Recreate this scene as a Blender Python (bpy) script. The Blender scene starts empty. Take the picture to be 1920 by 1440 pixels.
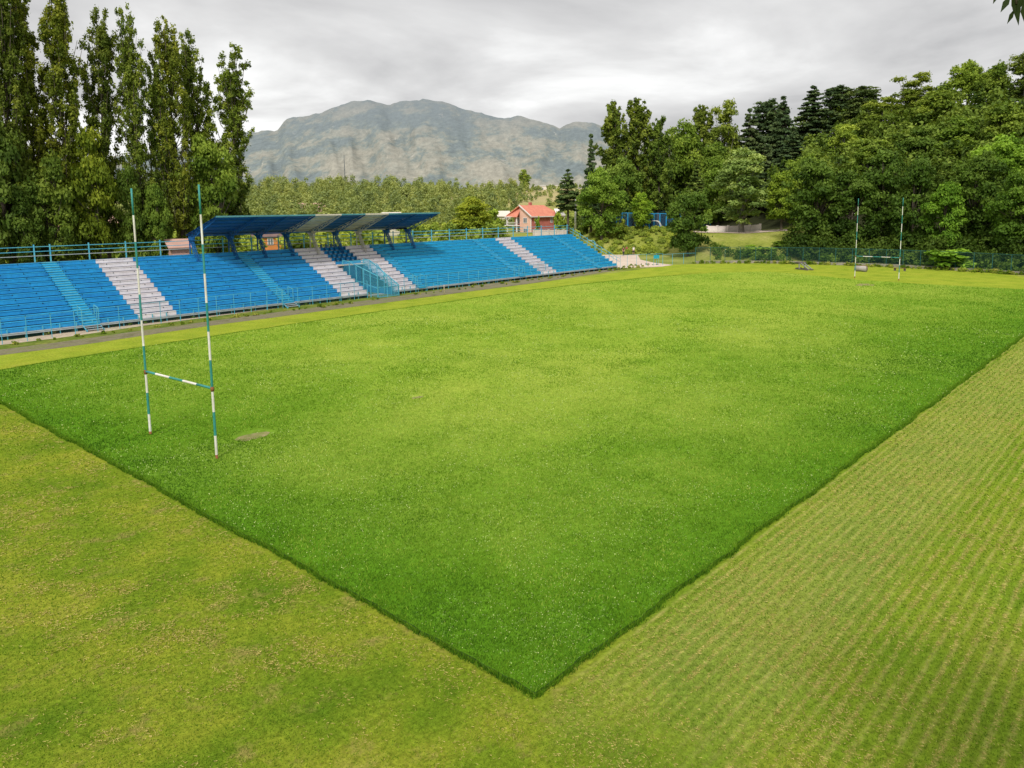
import bpy, math, random
import numpy as np
random.seed(7)
RNG = np.random.default_rng(11)
S = bpy.context.scene
COL = bpy.data.collections.new("place"); S.collection.children.link(COL)

# ------------------------------------------------------------------ camera
FPX, YAW, PITCH, ROLL = 1427.59, 0.721303, -0.134737, -0.008848
CAM = np.array([-13.7934, -32.0296, 10.1148]); PX, PY = 993.87, 579.80
def cam_axes():
    f = np.array([math.cos(PITCH)*math.cos(YAW), math.cos(PITCH)*math.sin(YAW), math.sin(PITCH)])
    r = np.cross(f, [0, 0, 1.]); r /= np.linalg.norm(r); u = np.cross(r, f)
    c, s = math.cos(ROLL), math.sin(ROLL)
    return f, c*r + s*u, -s*r + c*u
FW, RT, UP = cam_axes()
def ray(u, v): return FW + (u-PX)/FPX*RT - (v-PY)/FPX*UP
def gz(u, v, z=0.0):                       # where a measured line of sight meets height z
    d = ray(u, v); t = (z-CAM[2])/d[2]; return CAM + t*d
def at(u, v, D):                           # a point at horizontal distance D
    d = ray(u, v); d = d/math.hypot(d[0], d[1]); return CAM + D*d
_u = np.arange(-400, 2600, 20.0)
_a = np.array([math.atan2(*(ray(x, 390)[[1, 0]])) for x in _u])
def u_of(x, y):
    a = math.atan2(y-CAM[1], x-CAM[0])
    return float(np.interp(-a, -_a, _u))

cd = bpy.data.cameras.new("camera"); cam = bpy.data.objects.new("camera", cd); S.collection.objects.link(cam)
from mathutils import Matrix, Vector, noise
M = Matrix(((RT[0], UP[0], -FW[0], CAM[0]), (RT[1], UP[1], -FW[1], CAM[1]), (RT[2], UP[2], -FW[2], CAM[2]), (0, 0, 0, 1)))
cam.matrix_world = M
cd.sensor_width = 36; cd.lens = FPX/1920*36
cd.shift_x = (960-PX)/1920; cd.shift_y = (PY-720)/1920
cd.clip_start = 0.1; cd.clip_end = 30000
S.camera = cam

# ------------------------------------------------------------------ helpers
def sm(x, a, b):
    t = min(1, max(0, (x-a)/(b-a))); return t*t*(3-2*t)
def nz(x, y, s, o=0.0): return noise.noise(Vector((x*s+o, y*s-o, o)))

def nmat(name):
    m = bpy.data.materials.new(name); m.use_nodes = True
    nt = m.node_tree; nt.nodes.clear()
    return m, nt, nt.nodes, nt.links
def N(ns, t, **k):
    n = ns.new(t)
    for a, b in k.items():
        if a.startswith('i_'):
            n.inputs[a[2:].replace('_', ' ')].default_value = b
        else: setattr(n, a, b)
    return n
def ramp(ns, stops, interp='LINEAR'):
    r = ns.new('ShaderNodeValToRGB'); r.color_ramp.interpolation = interp
    el = r.color_ramp.elements
    while len(el) < len(stops): el.new(0.5)
    for e, (p, c) in zip(el, stops):
        e.position = p; e.color = (c[0], c[1], c[2], 1) if not isinstance(c, (int, float)) else (c, c, c, 1)
    return r
def mixc(ns, ls, f, a, b, mode='MIX'):
    m = ns.new('ShaderNodeMix'); m.data_type = 'RGBA'; m.blend_type = mode
    for sock, v in ((m.inputs[0], f), (m.inputs[6], a), (m.inputs[7], b)):
        if hasattr(v, 'links') or isinstance(v, bpy.types.NodeSocket): ls.new(v, sock)
        elif isinstance(v, (int, float)): sock.default_value = v if sock.type == 'VALUE' else (v, v, v, 1)
        else: sock.default_value = (v[0], v[1], v[2], 1)
    return m.outputs[2]
def tnoise(ns, ls, co, scale, detail=4, rough=.6, vec_scale=None):
    n = ns.new('ShaderNodeTexNoise'); n.inputs['Scale'].default_value = scale
    n.inputs['Detail'].default_value = detail; n.inputs['Roughness'].default_value = rough
    if vec_scale:
        mp = ns.new('ShaderNodeMapping'); mp.inputs['Scale'].default_value = vec_scale
        ls.new(co, mp.inputs[0]); co = mp.outputs[0]
    ls.new(co, n.inputs['Vector']); return n.outputs['Fac']
def surf(name, col, rough=.75, var=.25, scale=2.0, col2=None, bump=.0, bscale=20, metallic=0, spec=.3, streak=None):
    """painted / stony surface with worn, uneven colour"""
    m, nt, ns, ls = nmat(name)
    out = ns.new('ShaderNodeOutputMaterial'); p = ns.new('ShaderNodeBsdfPrincipled')
    p.inputs['Roughness'].default_value = rough; p.inputs['Metallic'].default_value = metallic
    p.inputs['Specular IOR Level'].default_value = spec
    g = ns.new('ShaderNodeNewGeometry'); co = g.outputs['Position']
    n1 = tnoise(ns, ls, co, scale, 6, .65, streak); n2 = tnoise(ns, ls, co, scale*7, 3, .6)
    c2 = col2 if col2 else tuple(c*(1-var) for c in col)
    r = ramp(ns, [(.35, col), (.68, c2)]); ls.new(n1, r.inputs[0])
    r2 = ramp(ns, [(.3, 1-var*.5), (.7, 1+var*.3)]); ls.new(n2, r2.inputs[0])
    c = mixc(ns, ls, 1.0, r.outputs[0], r2.outputs[0], 'MULTIPLY')
    ls.new(c, p.inputs['Base Color'])
    if bump:
        b = ns.new('ShaderNodeBump'); b.inputs['Strength'].default_value = bump; b.inputs['Distance'].default_value = .05
        nb = tnoise(ns, ls, co, bscale, 4, .7); ls.new(nb, b.inputs['Height']); ls.new(b.outputs[0], p.inputs['Normal'])
    ls.new(p.outputs[0], out.inputs[0]); return m

class MB:
    def __init__(s): s.v, s.f, s.m = [], [], []
    def quad(s, pts, mi=0):
        i = len(s.v); s.v += [tuple(map(float, p)) for p in pts]; s.f.append(tuple(range(i, i+len(pts)))); s.m.append(mi)
    def box(s, x0, x1, y0, y1, z0, z1, mi=0):
        i = len(s.v)
        s.v += [(x0, y0, z0), (x1, y0, z0), (x1, y1, z0), (x0, y1, z0), (x0, y0, z1), (x1, y0, z1), (x1, y1, z1), (x0, y1, z1)]
        for q in ((0, 3, 2, 1), (4, 5, 6, 7), (0, 1, 5, 4), (1, 2, 6, 5), (2, 3, 7, 6), (3, 0, 4, 7)):
            s.f.append(tuple(i+k for k in q)); s.m.append(mi)
    def bar(s, a, b, w, h=None, mi=0):          # rectangular bar between two points
        a, b = np.array(a, float), np.array(b, float); h = h or w
        d = (b-a)/np.linalg.norm(b-a); ref = np.array([0, 0, 1.]) if abs(d[2]) < .9 else np.array([1., 0, 0])
        r = np.cross(d, ref); r /= np.linalg.norm(r); u = np.cross(r, d); i = len(s.v)
        for p in (a, b):
            for sx, sy in ((-1, -1), (1, -1), (1, 1), (-1, 1)): s.v.append(tuple(p+r*w/2*sx+u*h/2*sy))
        for q in ((0, 1, 2, 3), (7, 6, 5, 4), (0, 4, 5, 1), (1, 5, 6, 2), (2, 6, 7, 3), (3, 7, 4, 0)):
            s.f.append(tuple(i+k for k in q)); s.m.append(mi)
    def tube(s, pts, rad, n=8, mi=0, cap=True):
        pts = [np.array(p, float) for p in pts]; rad = rad if hasattr(rad, '__len__') else [rad]*len(pts)
        i0 = len(s.v); prev = None
        for k, p in enumerate(pts):
            d = pts[min(k+1, len(pts)-1)]-pts[max(k-1, 0)]; d = d/(np.linalg.norm(d)+1e-9)
            if prev is None:
                ref = np.array([0, 0, 1.]) if abs(d[2]) < .9 else np.array([1., 0, 0]); r = np.cross(d, ref)
            else: r = prev-d*np.dot(prev, d)
            r /= np.linalg.norm(r); prev = r; u = np.cross(d, r)
            for j in range(n):
                a = 2*math.pi*j/n; s.v.append(tuple(p+rad[k]*(math.cos(a)*r+math.sin(a)*u)))
        for k in range(len(pts)-1):
            for j in range(n):
                a, b = i0+k*n+j, i0+k*n+(j+1) % n
                s.f.append((a, b, b+n, a+n)); s.m.append(mi)
        if cap:
            s.f.append(tuple(i0+j for j in reversed(range(n)))); s.m.append(mi)
            s.f.append(tuple(i0+(len(pts)-1)*n+j for j in range(n))); s.m.append(mi)
    def build(s, name, mats, parent=None, smooth=False, bevel=0):
        me = bpy.data.meshes.new(name); me.from_pydata(s.v, [], s.f)
        for m in (mats if isinstance(mats, (list, tuple)) else [mats]): me.materials.append(m)
        me.polygons.foreach_set('material_index', s.m)
        if smooth: me.polygons.foreach_set('use_smooth', [True]*len(s.f))
        me.update(); o = bpy.data.objects.new(name, me); COL.objects.link(o)
        if parent: o.parent = parent
        if bevel:
            b = o.modifiers.new('bevel', 'BEVEL'); b.width = bevel; b.segments = 2
        return o
def tag(o, label=None, cat=None, group=None, kind=None):
    if label: o['label'] = label
    if cat: o['category'] = cat
    if group: o['group'] = group
    if kind: o['kind'] = kind
    return o
def empty(name, loc, rz=0.0, label=None, cat=None, group=None):
    o = bpy.data.objects.new(name, None); COL.objects.link(o); o.location = tuple(map(float, loc)); o.rotation_euler = (0, 0, rz)
    o.empty_display_size = .2; return tag(o, label, cat, group)
def fastmesh(name, V, nper, tone, mat, parent=None, smooth=False, attrs=None):
    """V: (n*nper,3) vertices of n separate polygons with nper corners"""
    me = bpy.data.meshes.new(name); nv = len(V); nf = nv//nper
    me.vertices.add(nv); me.vertices.foreach_set('co', np.asarray(V, np.float32).ravel())
    me.loops.add(nv); me.loops.foreach_set('vertex_index', np.arange(nv, dtype=np.int32))
    me.polygons.add(nf); me.polygons.foreach_set('loop_start', np.arange(0, nv, nper, dtype=np.int32))
    at_ = me.attributes.new('tone', 'FLOAT', 'POINT'); at_.data.foreach_set('value', np.asarray(tone, np.float32))
    for k, v in (attrs or {}).items():
        a2 = me.attributes.new(k, 'FLOAT', 'POINT'); a2.data.foreach_set('value', np.asarray(v, np.float32))
    me.materials.append(mat); me.update(calc_edges=True)
    o = bpy.data.objects.new(name, me); COL.objects.link(o)
    if parent: o.parent = parent
    return o

# ------------------------------------------------------------------ terrain height
KU = [1110, 1150, 1240, 1270, 1320, 1400, 1470, 1530, 1640, 1747, 1920, 2300]
KD1 = [158, 158, 158, 150, 144, 142, 140, 138, 137.5, 133.5, 128.5, 120]
KD2 = [168, 168, 168, 166, 164, 164, 164, 164, 164, 160, 155, 150]
KHP = [4.7, 4.7, 4.7, 4.5, 4.2, 4.2, 4.6, 5.0, 5.5, 6, 7, 7]
KDH = [205, 205, 205, 203, 200, 196, 180, 166, 164, 160, 155, 150]
KK = [.08, .1, .12, .15, .18, .22, .27, .31, .36, .42, .47, .47]
def Hgt(x, y):
    D = math.hypot(x-CAM[0], y-CAM[1])
    if D < 60: return 0.0
    u = u_of(x, y); z = 0.0
    if y < -60 or x < -100: return 0.0
    wl = 1-sm(u, 1085, 1130)
    if wl > 0:
        b = 2.4*sm(y, 48.5, 54)+.8*sm(D, 130, 220)
        hill = 14.5*sm(D, 255, 480)*(1+.18*nz(x, y, .006, 3))*(1+.22*sm(u, 900, 1080))
        z += wl*(b+hill+(.8*nz(x, y, .02, 9) if D > 230 else 0))
    if wl < 1:
        g = lambda K: float(np.interp(u, KU, K))
        zr = g(KHP)*sm(D, g(KD1), g(KD2)) + g(KK)*max(0, min(D, float(np.interp(u, [1400, 1500, 1700, 1900], [270, 245, 212, 196])))-g(KDH))*.95
        if D > g(KD1)+4: zr += .35*nz(x, y, .09, 5)*sm(D, g(KD1), g(KD1)+10)
        z += (1-wl)*zr
    if D > 3000: z = z*(1-sm(D, 3000, 6000))
    return z

# ------------------------------------------------------------------ foliage materials
def leafmat(name, dark, mid, light, trans=.28, spec=.12):
    m, nt, ns, ls = nmat(name)
    out = ns.new('ShaderNodeOutputMaterial'); a = N(ns, 'ShaderNodeAttribute', attribute_name='tone')
    r = ramp(ns, [(0, dark), (.5, mid), (1, light)]); ls.new(a.outputs['Fac'], r.inputs[0])
    oi = ns.new('ShaderNodeObjectInfo'); c = mixc(ns, ls, 1.0, r.outputs[0], oi.outputs['Color'], 'MULTIPLY')
    d = ns.new('ShaderNodeBsdfPrincipled'); d.inputs['Roughness'].default_value = .6; d.inputs['Specular IOR Level'].default_value = spec
    t = ns.new('ShaderNodeBsdfTranslucent'); mx = ns.new('ShaderNodeMixShader'); mx.inputs[0].default_value = trans
    c2 = mixc(ns, ls, 1.0, c, (1.25, 1.2, .6), 'MULTIPLY')
    ls.new(c, d.inputs['Base Color']); ls.new(c2, t.inputs[0]); ls.new(d.outputs[0], mx.inputs[1]); ls.new(t.outputs[0], mx.inputs[2])
    ls.new(mx.outputs[0], out.inputs[0]); return m
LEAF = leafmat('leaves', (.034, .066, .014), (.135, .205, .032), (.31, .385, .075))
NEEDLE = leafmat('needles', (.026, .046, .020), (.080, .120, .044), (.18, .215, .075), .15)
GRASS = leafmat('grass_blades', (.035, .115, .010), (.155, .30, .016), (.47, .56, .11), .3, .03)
STRAW = leafmat('straw', (.18, .17, .04), (.44, .38, .11), (.74, .60, .24), .3, .03)
BARK = surf('bark', (.13, .105, .085), .9, .45, 3, bump=.5, bscale=12)
BARKP = surf('pine_bark', (.26, .13, .075), .9, .4, 2, col2=(.16, .12, .10), bump=.5)
BARKL = surf('pale_bark', (.30, .28, .25), .9, .5, 2, bump=.3)

# ------------------------------------------------------------------ foliage geometry
def unit(v): return v/(np.linalg.norm(v, axis=1, keepdims=True)+1e-9)
def cards(C, Nn, size, asp=.62):
    n = len(C); q = unit(Nn+.75*RNG.normal(size=(n, 3)))
    a = unit(np.cross(q, RNG.normal(size=(n, 3)))); b = np.cross(q, a)
    s = (size*RNG.uniform(.55, 1.45, n))[:, None] if np.isscalar(size) else (size*RNG.uniform(.6, 1.4, n))[:, None]
    V = np.empty((n, 4, 3)); j = lambda: RNG.uniform(.7, 1.15, (n, 1))
    V[:, 0] = C-a*s*j(); V[:, 1] = C+b*s*asp*j(); V[:, 2] = C+a*s*j(); V[:, 3] = C-b*s*asp*j()
    return V.reshape(-1, 3)
def blobs(cen, rad, n, size, flat=(1, 1, 1), tone0=None, shell=.55):
    """leaf cards in clumps; returns V, tone"""
    Vs, Ts = [], []; flat = np.array(flat)
    for k, (c, r) in enumerate(zip(cen, rad)):
        m = max(6, int(n*(r/np.mean(rad))**2)); d = unit(RNG.normal(size=(m, 3))); d[:, 2] = np.where(d[:, 2] < -.35, -d[:, 2]*.6, d[:, 2])
        rr = (shell+(1-shell)*RNG.random(m)**.6)*RNG.uniform(.75, 1.18, m)
        P_ = np.array(c)+d*rr[:, None]*r*flat
        Vs.append(cards(P_, d+np.array([0, 0, .35]), size))
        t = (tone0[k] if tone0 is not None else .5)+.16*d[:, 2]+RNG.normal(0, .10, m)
        Ts.append(np.repeat(np.clip(t, 0, 1), 4))
    return np.vstack(Vs), np.concatenate(Ts)

def finish_tree(name, mb, V, T, bark, leaf, H, W):
    r = bpy.data.objects.new(name, None)
    t = mb.build('trunk', bark, None, True); c = fastmesh('crown', V, 4, T, leaf)
    COL.objects.unlink(t); COL.objects.unlink(c)
    return dict(name=name, parts=[('trunk', t.data), ('crown', c.data)], H=H, W=W)
def broadleaf(seed, H=14., W=10., low=.12, nb=46, size=.34, per=150, droop=0, leaf=LEAF, bark=BARK, top=1.0):
    global RNG; RNG = np.random.default_rng(seed)
    cen, rad, ton = [], [], []
    zc = H*(low+1)/2; hz = H*(1-low)/2
    # one to three main masses, each carrying lobes
    lobes = [(RNG.normal(0, W*.10, 2), RNG.uniform(-.15, .3)*hz, RNG.uniform(.72, 1.0)) for _ in range(5)]
    for i in range(nb):
        th = RNG.uniform(0, 2*math.pi); z = RNG.uniform(-1, 1)
        rr = RNG.uniform(.45, .92); lb = lobes[i % 5]
        prof = math.sqrt(max(0, 1-abs(z)**(2.2 if z > 0 else 3)))*(1-.18*max(z, 0)*(2-top))
        x = math.cos(th)*W/2*.86*prof*rr*lb[2]+lb[0][0]; y = math.sin(th)*W/2*.86*prof*rr*lb[2]+lb[0][1]
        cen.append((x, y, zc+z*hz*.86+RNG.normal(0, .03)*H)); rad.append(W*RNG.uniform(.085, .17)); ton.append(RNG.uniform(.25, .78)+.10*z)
    cen.append((RNG.normal(0, .4), RNG.normal(0, .4), H-W*.09)); rad.append(W*.1); ton.append(.7)
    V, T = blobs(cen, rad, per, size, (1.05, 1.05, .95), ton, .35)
    mb = MB(); r0 = .022*H; fork = H*max(low, .15)*1.15
    ax = [(0, 0, -.6), (0, 0, .1), (RNG.normal(0, .12), RNG.normal(0, .12), fork), (RNG.normal(0, .4), RNG.normal(0, .4), H*.55), (RNG.normal(0, .5), RNG.normal(0, .5), H*.85)]
    mb.tube(ax, [r0*1.5, r0*1.15, r0*.8, r0*.42, r0*.12], 8)
    for k in range(0, len(cen), 3):
        c = np.array(cen[k]); t = RNG.uniform(.25, .8); b0 = np.array(ax[2])*(1-t)+np.array(ax[3])*t
        if c[2] < b0[2]: b0 = np.array(ax[2])
        mid = (b0+c)/2+np.array([0, 0, -.06*H*RNG.random()+.02*H]); mb.tube([b0, mid, c], [r0*.36, r0*.22, r0*.07], 5)
    return finish_tree('tree', mb, V, T, bark, leaf, H, W)
def poplar(seed, H=28., W=6.5, size=.155, nb=96, low=.10, per=270):
    global RNG; RNG = np.random.default_rng(seed)
    mb = MB(); r0 = .30; lean = RNG.normal(0, .5, 2); cen, rad, ton = [], [], []
    def trunk(t): return np.array([lean[0]*t*t*1.5+.25*math.sin(4*t+seed), lean[1]*t*t*1.5+.2*math.cos(3*t+seed), t*H])
    mb.tube([trunk(t)-np.array([0, 0, .8 if t == 0 else 0]) for t in (0, .1, .25, .4, .55, .7, .85, .97)], [r0*1.3, r0, r0*.85, r0*.7, r0*.52, r0*.36, r0*.2, .03], 8)
    for i in range(nb):
        t = low+(.93-low)*(i/nb)+RNG.normal(0, .02); t = min(max(t, low), .95); b = trunk(t*.9)
        prof = min(1, .5+1.6*t) if t < .35 else (1.0 if t < .72 else 1.0-.75*(t-.72)/.28)
        th = i*2.4+RNG.normal(0, .4); L = H*RNG.uniform(.10, .19); out = W/2*prof*RNG.uniform(.35, .95)
        e = b+np.array([math.cos(th)*out, math.sin(th)*out, L]); k1 = b+(e-b)*.5+np.array([math.cos(th)*out*.18, math.sin(th)*out*.18, -L*.08])
        mb.tube([b, k1, e], [.085*(1.2-t), .05, .015], 4)
        tb = RNG.uniform(.2, .75)
        for s_ in (.35, .6, .82, 1.0):
            if RNG.random() < .12: continue
            p = b*(1-s_)**2+2*k1*s_*(1-s_)+e*s_*s_ if s_ < 1 else e
            cen.append(p+RNG.normal(0, .22, 3)); rad.append(RNG.uniform(.42, .85)*(1.15-.25*s_)); ton.append(tb+RNG.normal(0, .08))
    for s_ in np.linspace(.84, 1, 7): cen.append(trunk(s_)+RNG.normal(0, .2, 3)); rad.append(.55-.2*(s_-.84)/.16); ton.append(.6)
    V, T = blobs(cen, rad, int(per*.36), size, (.85, .85, 1.45), ton, .1)
    return finish_tree('poplar_tree', mb, V, T, BARK, LEAF, H, W)
def pine(seed, H=18., W=7., low=.3, size=.36, name='pine_tree', cone=.0, nb=15):
    global RNG; RNG = np.random.default_rng(seed)
    mb = MB(); r0 = .016*H; mb.tube([(0, 0, -.6), (.1, 0, H*.3), (.2, .1, H*.65), (.15, .1, H*.98)], [r0*1.35, r0, r0*.6, r0*.1], 8)
    cen, rad, ton = [], [], []
    for i in range(nb):
        t = low+(1-low)*(i+.5)/nb; z = H*t
        ww = W/2*((1-t)/(1-low))**(.5+.5*cone)*(.55+.45*sm(t, low-.02, low+.2)) if cone else W/2*(max(.0, 1-((t-low-.22)/(.82-low*.6))**2))**.6*RNG.uniform(.75, 1.1)
        k = 6 if not cone else 7
        for j in range(k):
            th = 2*math.pi*j/k+i*1.1+RNG.normal(0, .25); L = max(.25, ww*RNG.uniform(.6, 1.12))
            e = np.array([math.cos(th)*L, math.sin(th)*L, z+(.10*L if not cone else -.18*L)+RNG.normal(0, .2)])
            mb.tube([(.15*t, .1*t, z-.1), e*.9], [.05, .015], 4)
            tb = RNG.uniform(.2, .75)
            for s_ in (.45, .75, 1.0):
                cen.append((e[0]*s_, e[1]*s_, z+(e[2]-z)*s_+.08)); rad.append(max(.3, .42*ww*(.62+.3*s_)*RNG.uniform(.6, 1.2)) if not cone else max(.22, .26*ww+.1)); ton.append(tb)
    cen.append((.15, .1, H*.985)); rad.append(.45 if not cone else .25); ton.append(.5)
    V, T = blobs(cen, rad, 56, size*.72, (1, 1, .5) if cone else (1, 1, .62), ton, .1)
    return finish_tree(name, mb, V, T, BARKP if not cone else BARK, NEEDLE, H, W)

PROTO = {}
PROTO['pop'] = [poplar(s) for s in (3, 8, 15, 21)]
PROTO['pop2'] = [poplar(s, 22, 7.5, .22, 64, .12, 300) for s in (31, 37)]
PROTO['oak'] = [broadleaf(s, 15, 11, .08, 72, .27, 190) for s in (41, 42, 43, 44, 45)]
PROTO['round'] = [broadleaf(s, 9, 8, .04, 70, .2, 190) for s in (51, 52)]
PROTO['birch'] = [broadleaf(s, 15, 7, .12, 80, .19, 160, bark=BARKL, top=.2) for s in (61, 62, 63)]
PROTO['willow'] = [broadleaf(71, 11, 11, .02, 100, .24, 170)]
PROTO['pine'] = [pine(81, 18, 7, .22, .34, 'pine_tree', .35, 17), pine(82), pine(83, 18, 7, .25, .34, 'pine_tree', .6, 18)]
PROTO['spruce'] = [pine(s, 16, 6, .08, .34, 'spruce_tree', 1.0, 20) for s in (91, 92)]
PROTO['lone'] = [pine(95, 15, 6.0, .42, .3, 'pine_tree', .55, 12)]
PROTO['shrub'] = [broadleaf(s, 3, 3.6, .0, 22, .22, 90) for s in (98, 99)]
RNG = np.random.default_rng(5)
random.seed(3)
def place(kind, idx, u, D, vtop, wpx, label, tint=(1, 1, 1), group=None, zbase=None, name=None, cat='tree'):
    p = PROTO[kind][idx % len(PROTO[kind])]
    g = at(u, 500, D); x, y = g[0], g[1]; zb = Hgt(x, y) if zbase is None else zbase
    t = at(u, vtop, D); h = t[2]-zb; depth = float(np.dot(t-CAM, FW)); w = wpx*depth/FPX
    r = empty(name or p['name'], (x, y, zb), random.uniform(0, 6.28), label, cat, group)
    r.scale = (w/p['W'], w/p['W'], h/p['H'])
    for nm, me in p['parts']:
        o = bpy.data.objects.new(nm, me); COL.objects.link(o); o.parent = r
        o.color = (tint[0], tint[1], tint[2], 1) if nm == 'crown' else (1, 1, 1, 1)
    return r

# ------------------------------------------------------------------ ground materials
def groundmat(name, stops, s1=.15, s2=3.0, fine=.35, dry=None, bump=.6, extra=None):
    m, nt, ns, ls = nmat(name)
    out = ns.new('ShaderNodeOutputMaterial'); p = ns.new('ShaderNodeBsdfPrincipled'); p.inputs['Roughness'].default_value = .9
    p.inputs['Specular IOR Level'].default_value = .03
    co = ns.new('ShaderNodeNewGeometry').outputs['Position']
    n1 = tnoise(ns, ls, co, s1, 7, .62); r = ramp(ns, stops); ls.new(n1, r.inputs[0]); c = r.outputs[0]
    if dry:
        n3 = tnoise(ns, ls, co, dry[1], 6, .7); r3 = ramp(ns, [(dry[2], 0), (dry[3], 1)]); ls.new(n3, r3.inputs[0])
        c = mixc(ns, ls, r3.outputs[0], c, dry[0])
    if extra: c = extra(ns, ls, co, c)
    n2 = tnoise(ns, ls, co, s2, 8, .8); r2 = ramp(ns, [(.3, 1-fine), (.7, 1+fine)]); ls.new(n2, r2.inputs[0])
    c = mixc(ns, ls, 1.0, c, r2.outputs[0], 'MULTIPLY'); ls.new(c, p.inputs['Base Color'])
    b = ns.new('ShaderNodeBump'); b.inputs['Strength'].default_value = bump; b.inputs['Distance'].default_value = .06
    nb = tnoise(ns, ls, co, 14, 5, .75); ls.new(nb, b.inputs['Height']); ls.new(b.outputs[0], p.inputs['Normal'])
    ls.new(p.outputs[0], out.inputs[0]); return m

def math_(ns, ls, op, a, b=None, c=None):
    n = ns.new('ShaderNodeMath'); n.operation = op
    for i, v in enumerate((a, b, c)):
        if v is None: continue
        if isinstance(v, (int, float)): n.inputs[i].default_value = v
        else: ls.new(v, n.inputs[i])
    return n.outputs[0]
def rows_extra(ns, ls, co, c):
    """dry clippings lie in rows along the touchline on the right-hand strip, in loose patches behind the goal line"""
    sx = ns.new('ShaderNodeSeparateXYZ'); ls.new(co, sx.inputs[0]); x, y = sx.outputs[0], sx.outputs[1]
    w = math_(ns, ls, 'MULTIPLY', tnoise(ns, ls, co, .15, 2, .5), .12)
    ph = math_(ns, ls, 'MULTIPLY', math_(ns, ls, 'ADD', y, w), 2*math.pi/.31)
    ph = math_(ns, ls, 'ADD', ph, 1.0); s = math_(ns, ls, 'SINE', ph); s = math_(ns, ls, 'MULTIPLY_ADD', s, .5, .5); s = math_(ns, ls, 'POWER', s, 2.6)
    br = ramp(ns, [(.38, .05), (.6, 1)]); ls.new(tnoise(ns, ls, co, 1.1, 5, .8), br.inputs[0])
    s = math_(ns, ls, 'MULTIPLY', s, br.outputs[0])
    nn = math_(ns, ls, 'MULTIPLY', tnoise(ns, ls, co, .5, 4, .6), 5.0)
    r1 = ramp(ns, [(0, 0), (1, 1)]); ls.new(math_(ns, ls, 'MULTIPLY_ADD', math_(ns, ls, 'ADD', x, nn), .2, .3), r1.inputs[0])
    mk = math_(ns, ls, 'MULTIPLY', math_(ns, ls, 'LESS_THAN', y, -22.0), r1.outputs[0])
    s = math_(ns, ls, 'MULTIPLY', math_(ns, ls, 'MULTIPLY', s, mk), .62)
    c = mixc(ns, ls, math_(ns, ls, 'MULTIPLY', mk, .55), c, (.19, .30, .020))
    c = mixc(ns, ls, s, c, (.46, .41, .13))
    # sun-bleached strip next to the touchline
    st = ramp(ns, [(0, 0), (.25, 1), (.8, 1), (1, 0)]); ls.new(math_(ns, ls, 'MULTIPLY_ADD', y, .22, 5.95), st.inputs[0])
    st2 = math_(ns, ls, 'MULTIPLY', math_(ns, ls, 'MULTIPLY', st.outputs[0], mk), .3)
    c = mixc(ns, ls, st2, c, (.36, .37, .11))
    fy = ramp(ns, [(0, 0), (1, 1)]); ls.new(math_(ns, ls, 'MULTIPLY_ADD', y, .25, -5.6), fy.inputs[0])
    fx = ramp(ns, [(0, 0), (1, 1)]); ls.new(math_(ns, ls, 'MULTIPLY_ADD', x, .1, -8.2), fx.inputs[0])
    return mixc(ns, ls, math_(ns, ls, 'MULTIPLY', math_(ns, ls, 'MAXIMUM', fy.outputs[0], fx.outputs[0]), math_(ns, ls, 'MULTIPLY_ADD', tnoise(ns, ls, co, .45, 6, .7), 1.7, -.32)), c, (.35, .42, .04))
MOWN = groundmat('mown_lawn', [(.30, (.09, .18, .010)), (.46, (.18, .26, .018)), (.60, (.27, .31, .028)), (.75, (.33, .31, .06))],
                 .30, 7.0, .55, ((.33, .26, .085), .9, .55, .75), 1.0, rows_extra)
def pitch_extra(ns, ls, co, c):
    n = tnoise(ns, ls, co, .07, 4, .6); r = ramp(ns, [(.42, 0), (.62, 1)]); ls.new(n, r.inputs[0])
    c = mixc(ns, ls, math_(ns, ls, 'MULTIPLY', r.outputs[0], .55), c, (.35, .42, .065))
    sx = ns.new('ShaderNodeSeparateXYZ'); ls.new(co, sx.inputs[0]); e = math_(ns, ls, 'MINIMUM', math_(ns, ls, 'ADD', sx.outputs[0], 2.75), math_(ns, ls, 'ADD', sx.outputs[1], 22.4))
    re = ramp(ns, [(0, 1), (.5, .45), (1, 0)]); ls.new(math_(ns, ls, 'MULTIPLY', math_(ns, ls, 'ADD', e, math_(ns, ls, 'MULTIPLY_ADD', n, 14.0, -7.0)), 1/20), re.inputs[0])
    c = mixc(ns, ls, math_(ns, ls, 'MULTIPLY', re.outputs[0], .9), c, (.085, .22, .010))
    n = tnoise(ns, ls, co, 5.5, 3, .9); r = ramp(ns, [(.60, 0), (.72, 1)]); ls.new(n, r.inputs[0])
    n2 = tnoise(ns, ls, co, .16, 5, .7); r2 = ramp(ns, [(.44, .1), (.64, .75)]); ls.new(n2, r2.inputs[0])
    return mixc(ns, ls, math_(ns, ls, 'MULTIPLY', r.outputs[0], r2.outputs[0]), c, (.50, .60, .27))
PITCH_M = groundmat('tall_lawn', [(.30, (.16, .29, .020)), (.5, (.24, .37, .034)), (.7, (.33, .42, .055))], .11, 4.0, .35, None, .8, pitch_extra)
VERGE = groundmat('weedy_grass', [(.3, (.08, .14, .02)), (.55, (.16, .20, .035)), (.75, (.26, .24, .08))], .6, 3.0, .5)
TRACKM = groundmat('dark_cinder', [(.3, (.13, .13, .06)), (.5, (.22, .195, .13)), (.7, (.16, .19, .05))], .6, 6.0, .35)
PATHM = groundmat('pale_dirt', [(.3, (.42, .33, .24)), (.55, (.52, .43, .33)), (.75, (.36, .34, .20))], .5, 5.0, .25)
ROADM = groundmat('pale_gravel', [(.3, (.58, .45, .37)), (.6, (.68, .56, .47)), (.8, (.5, .42, .30))], .3, 3.0, .15)

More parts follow.
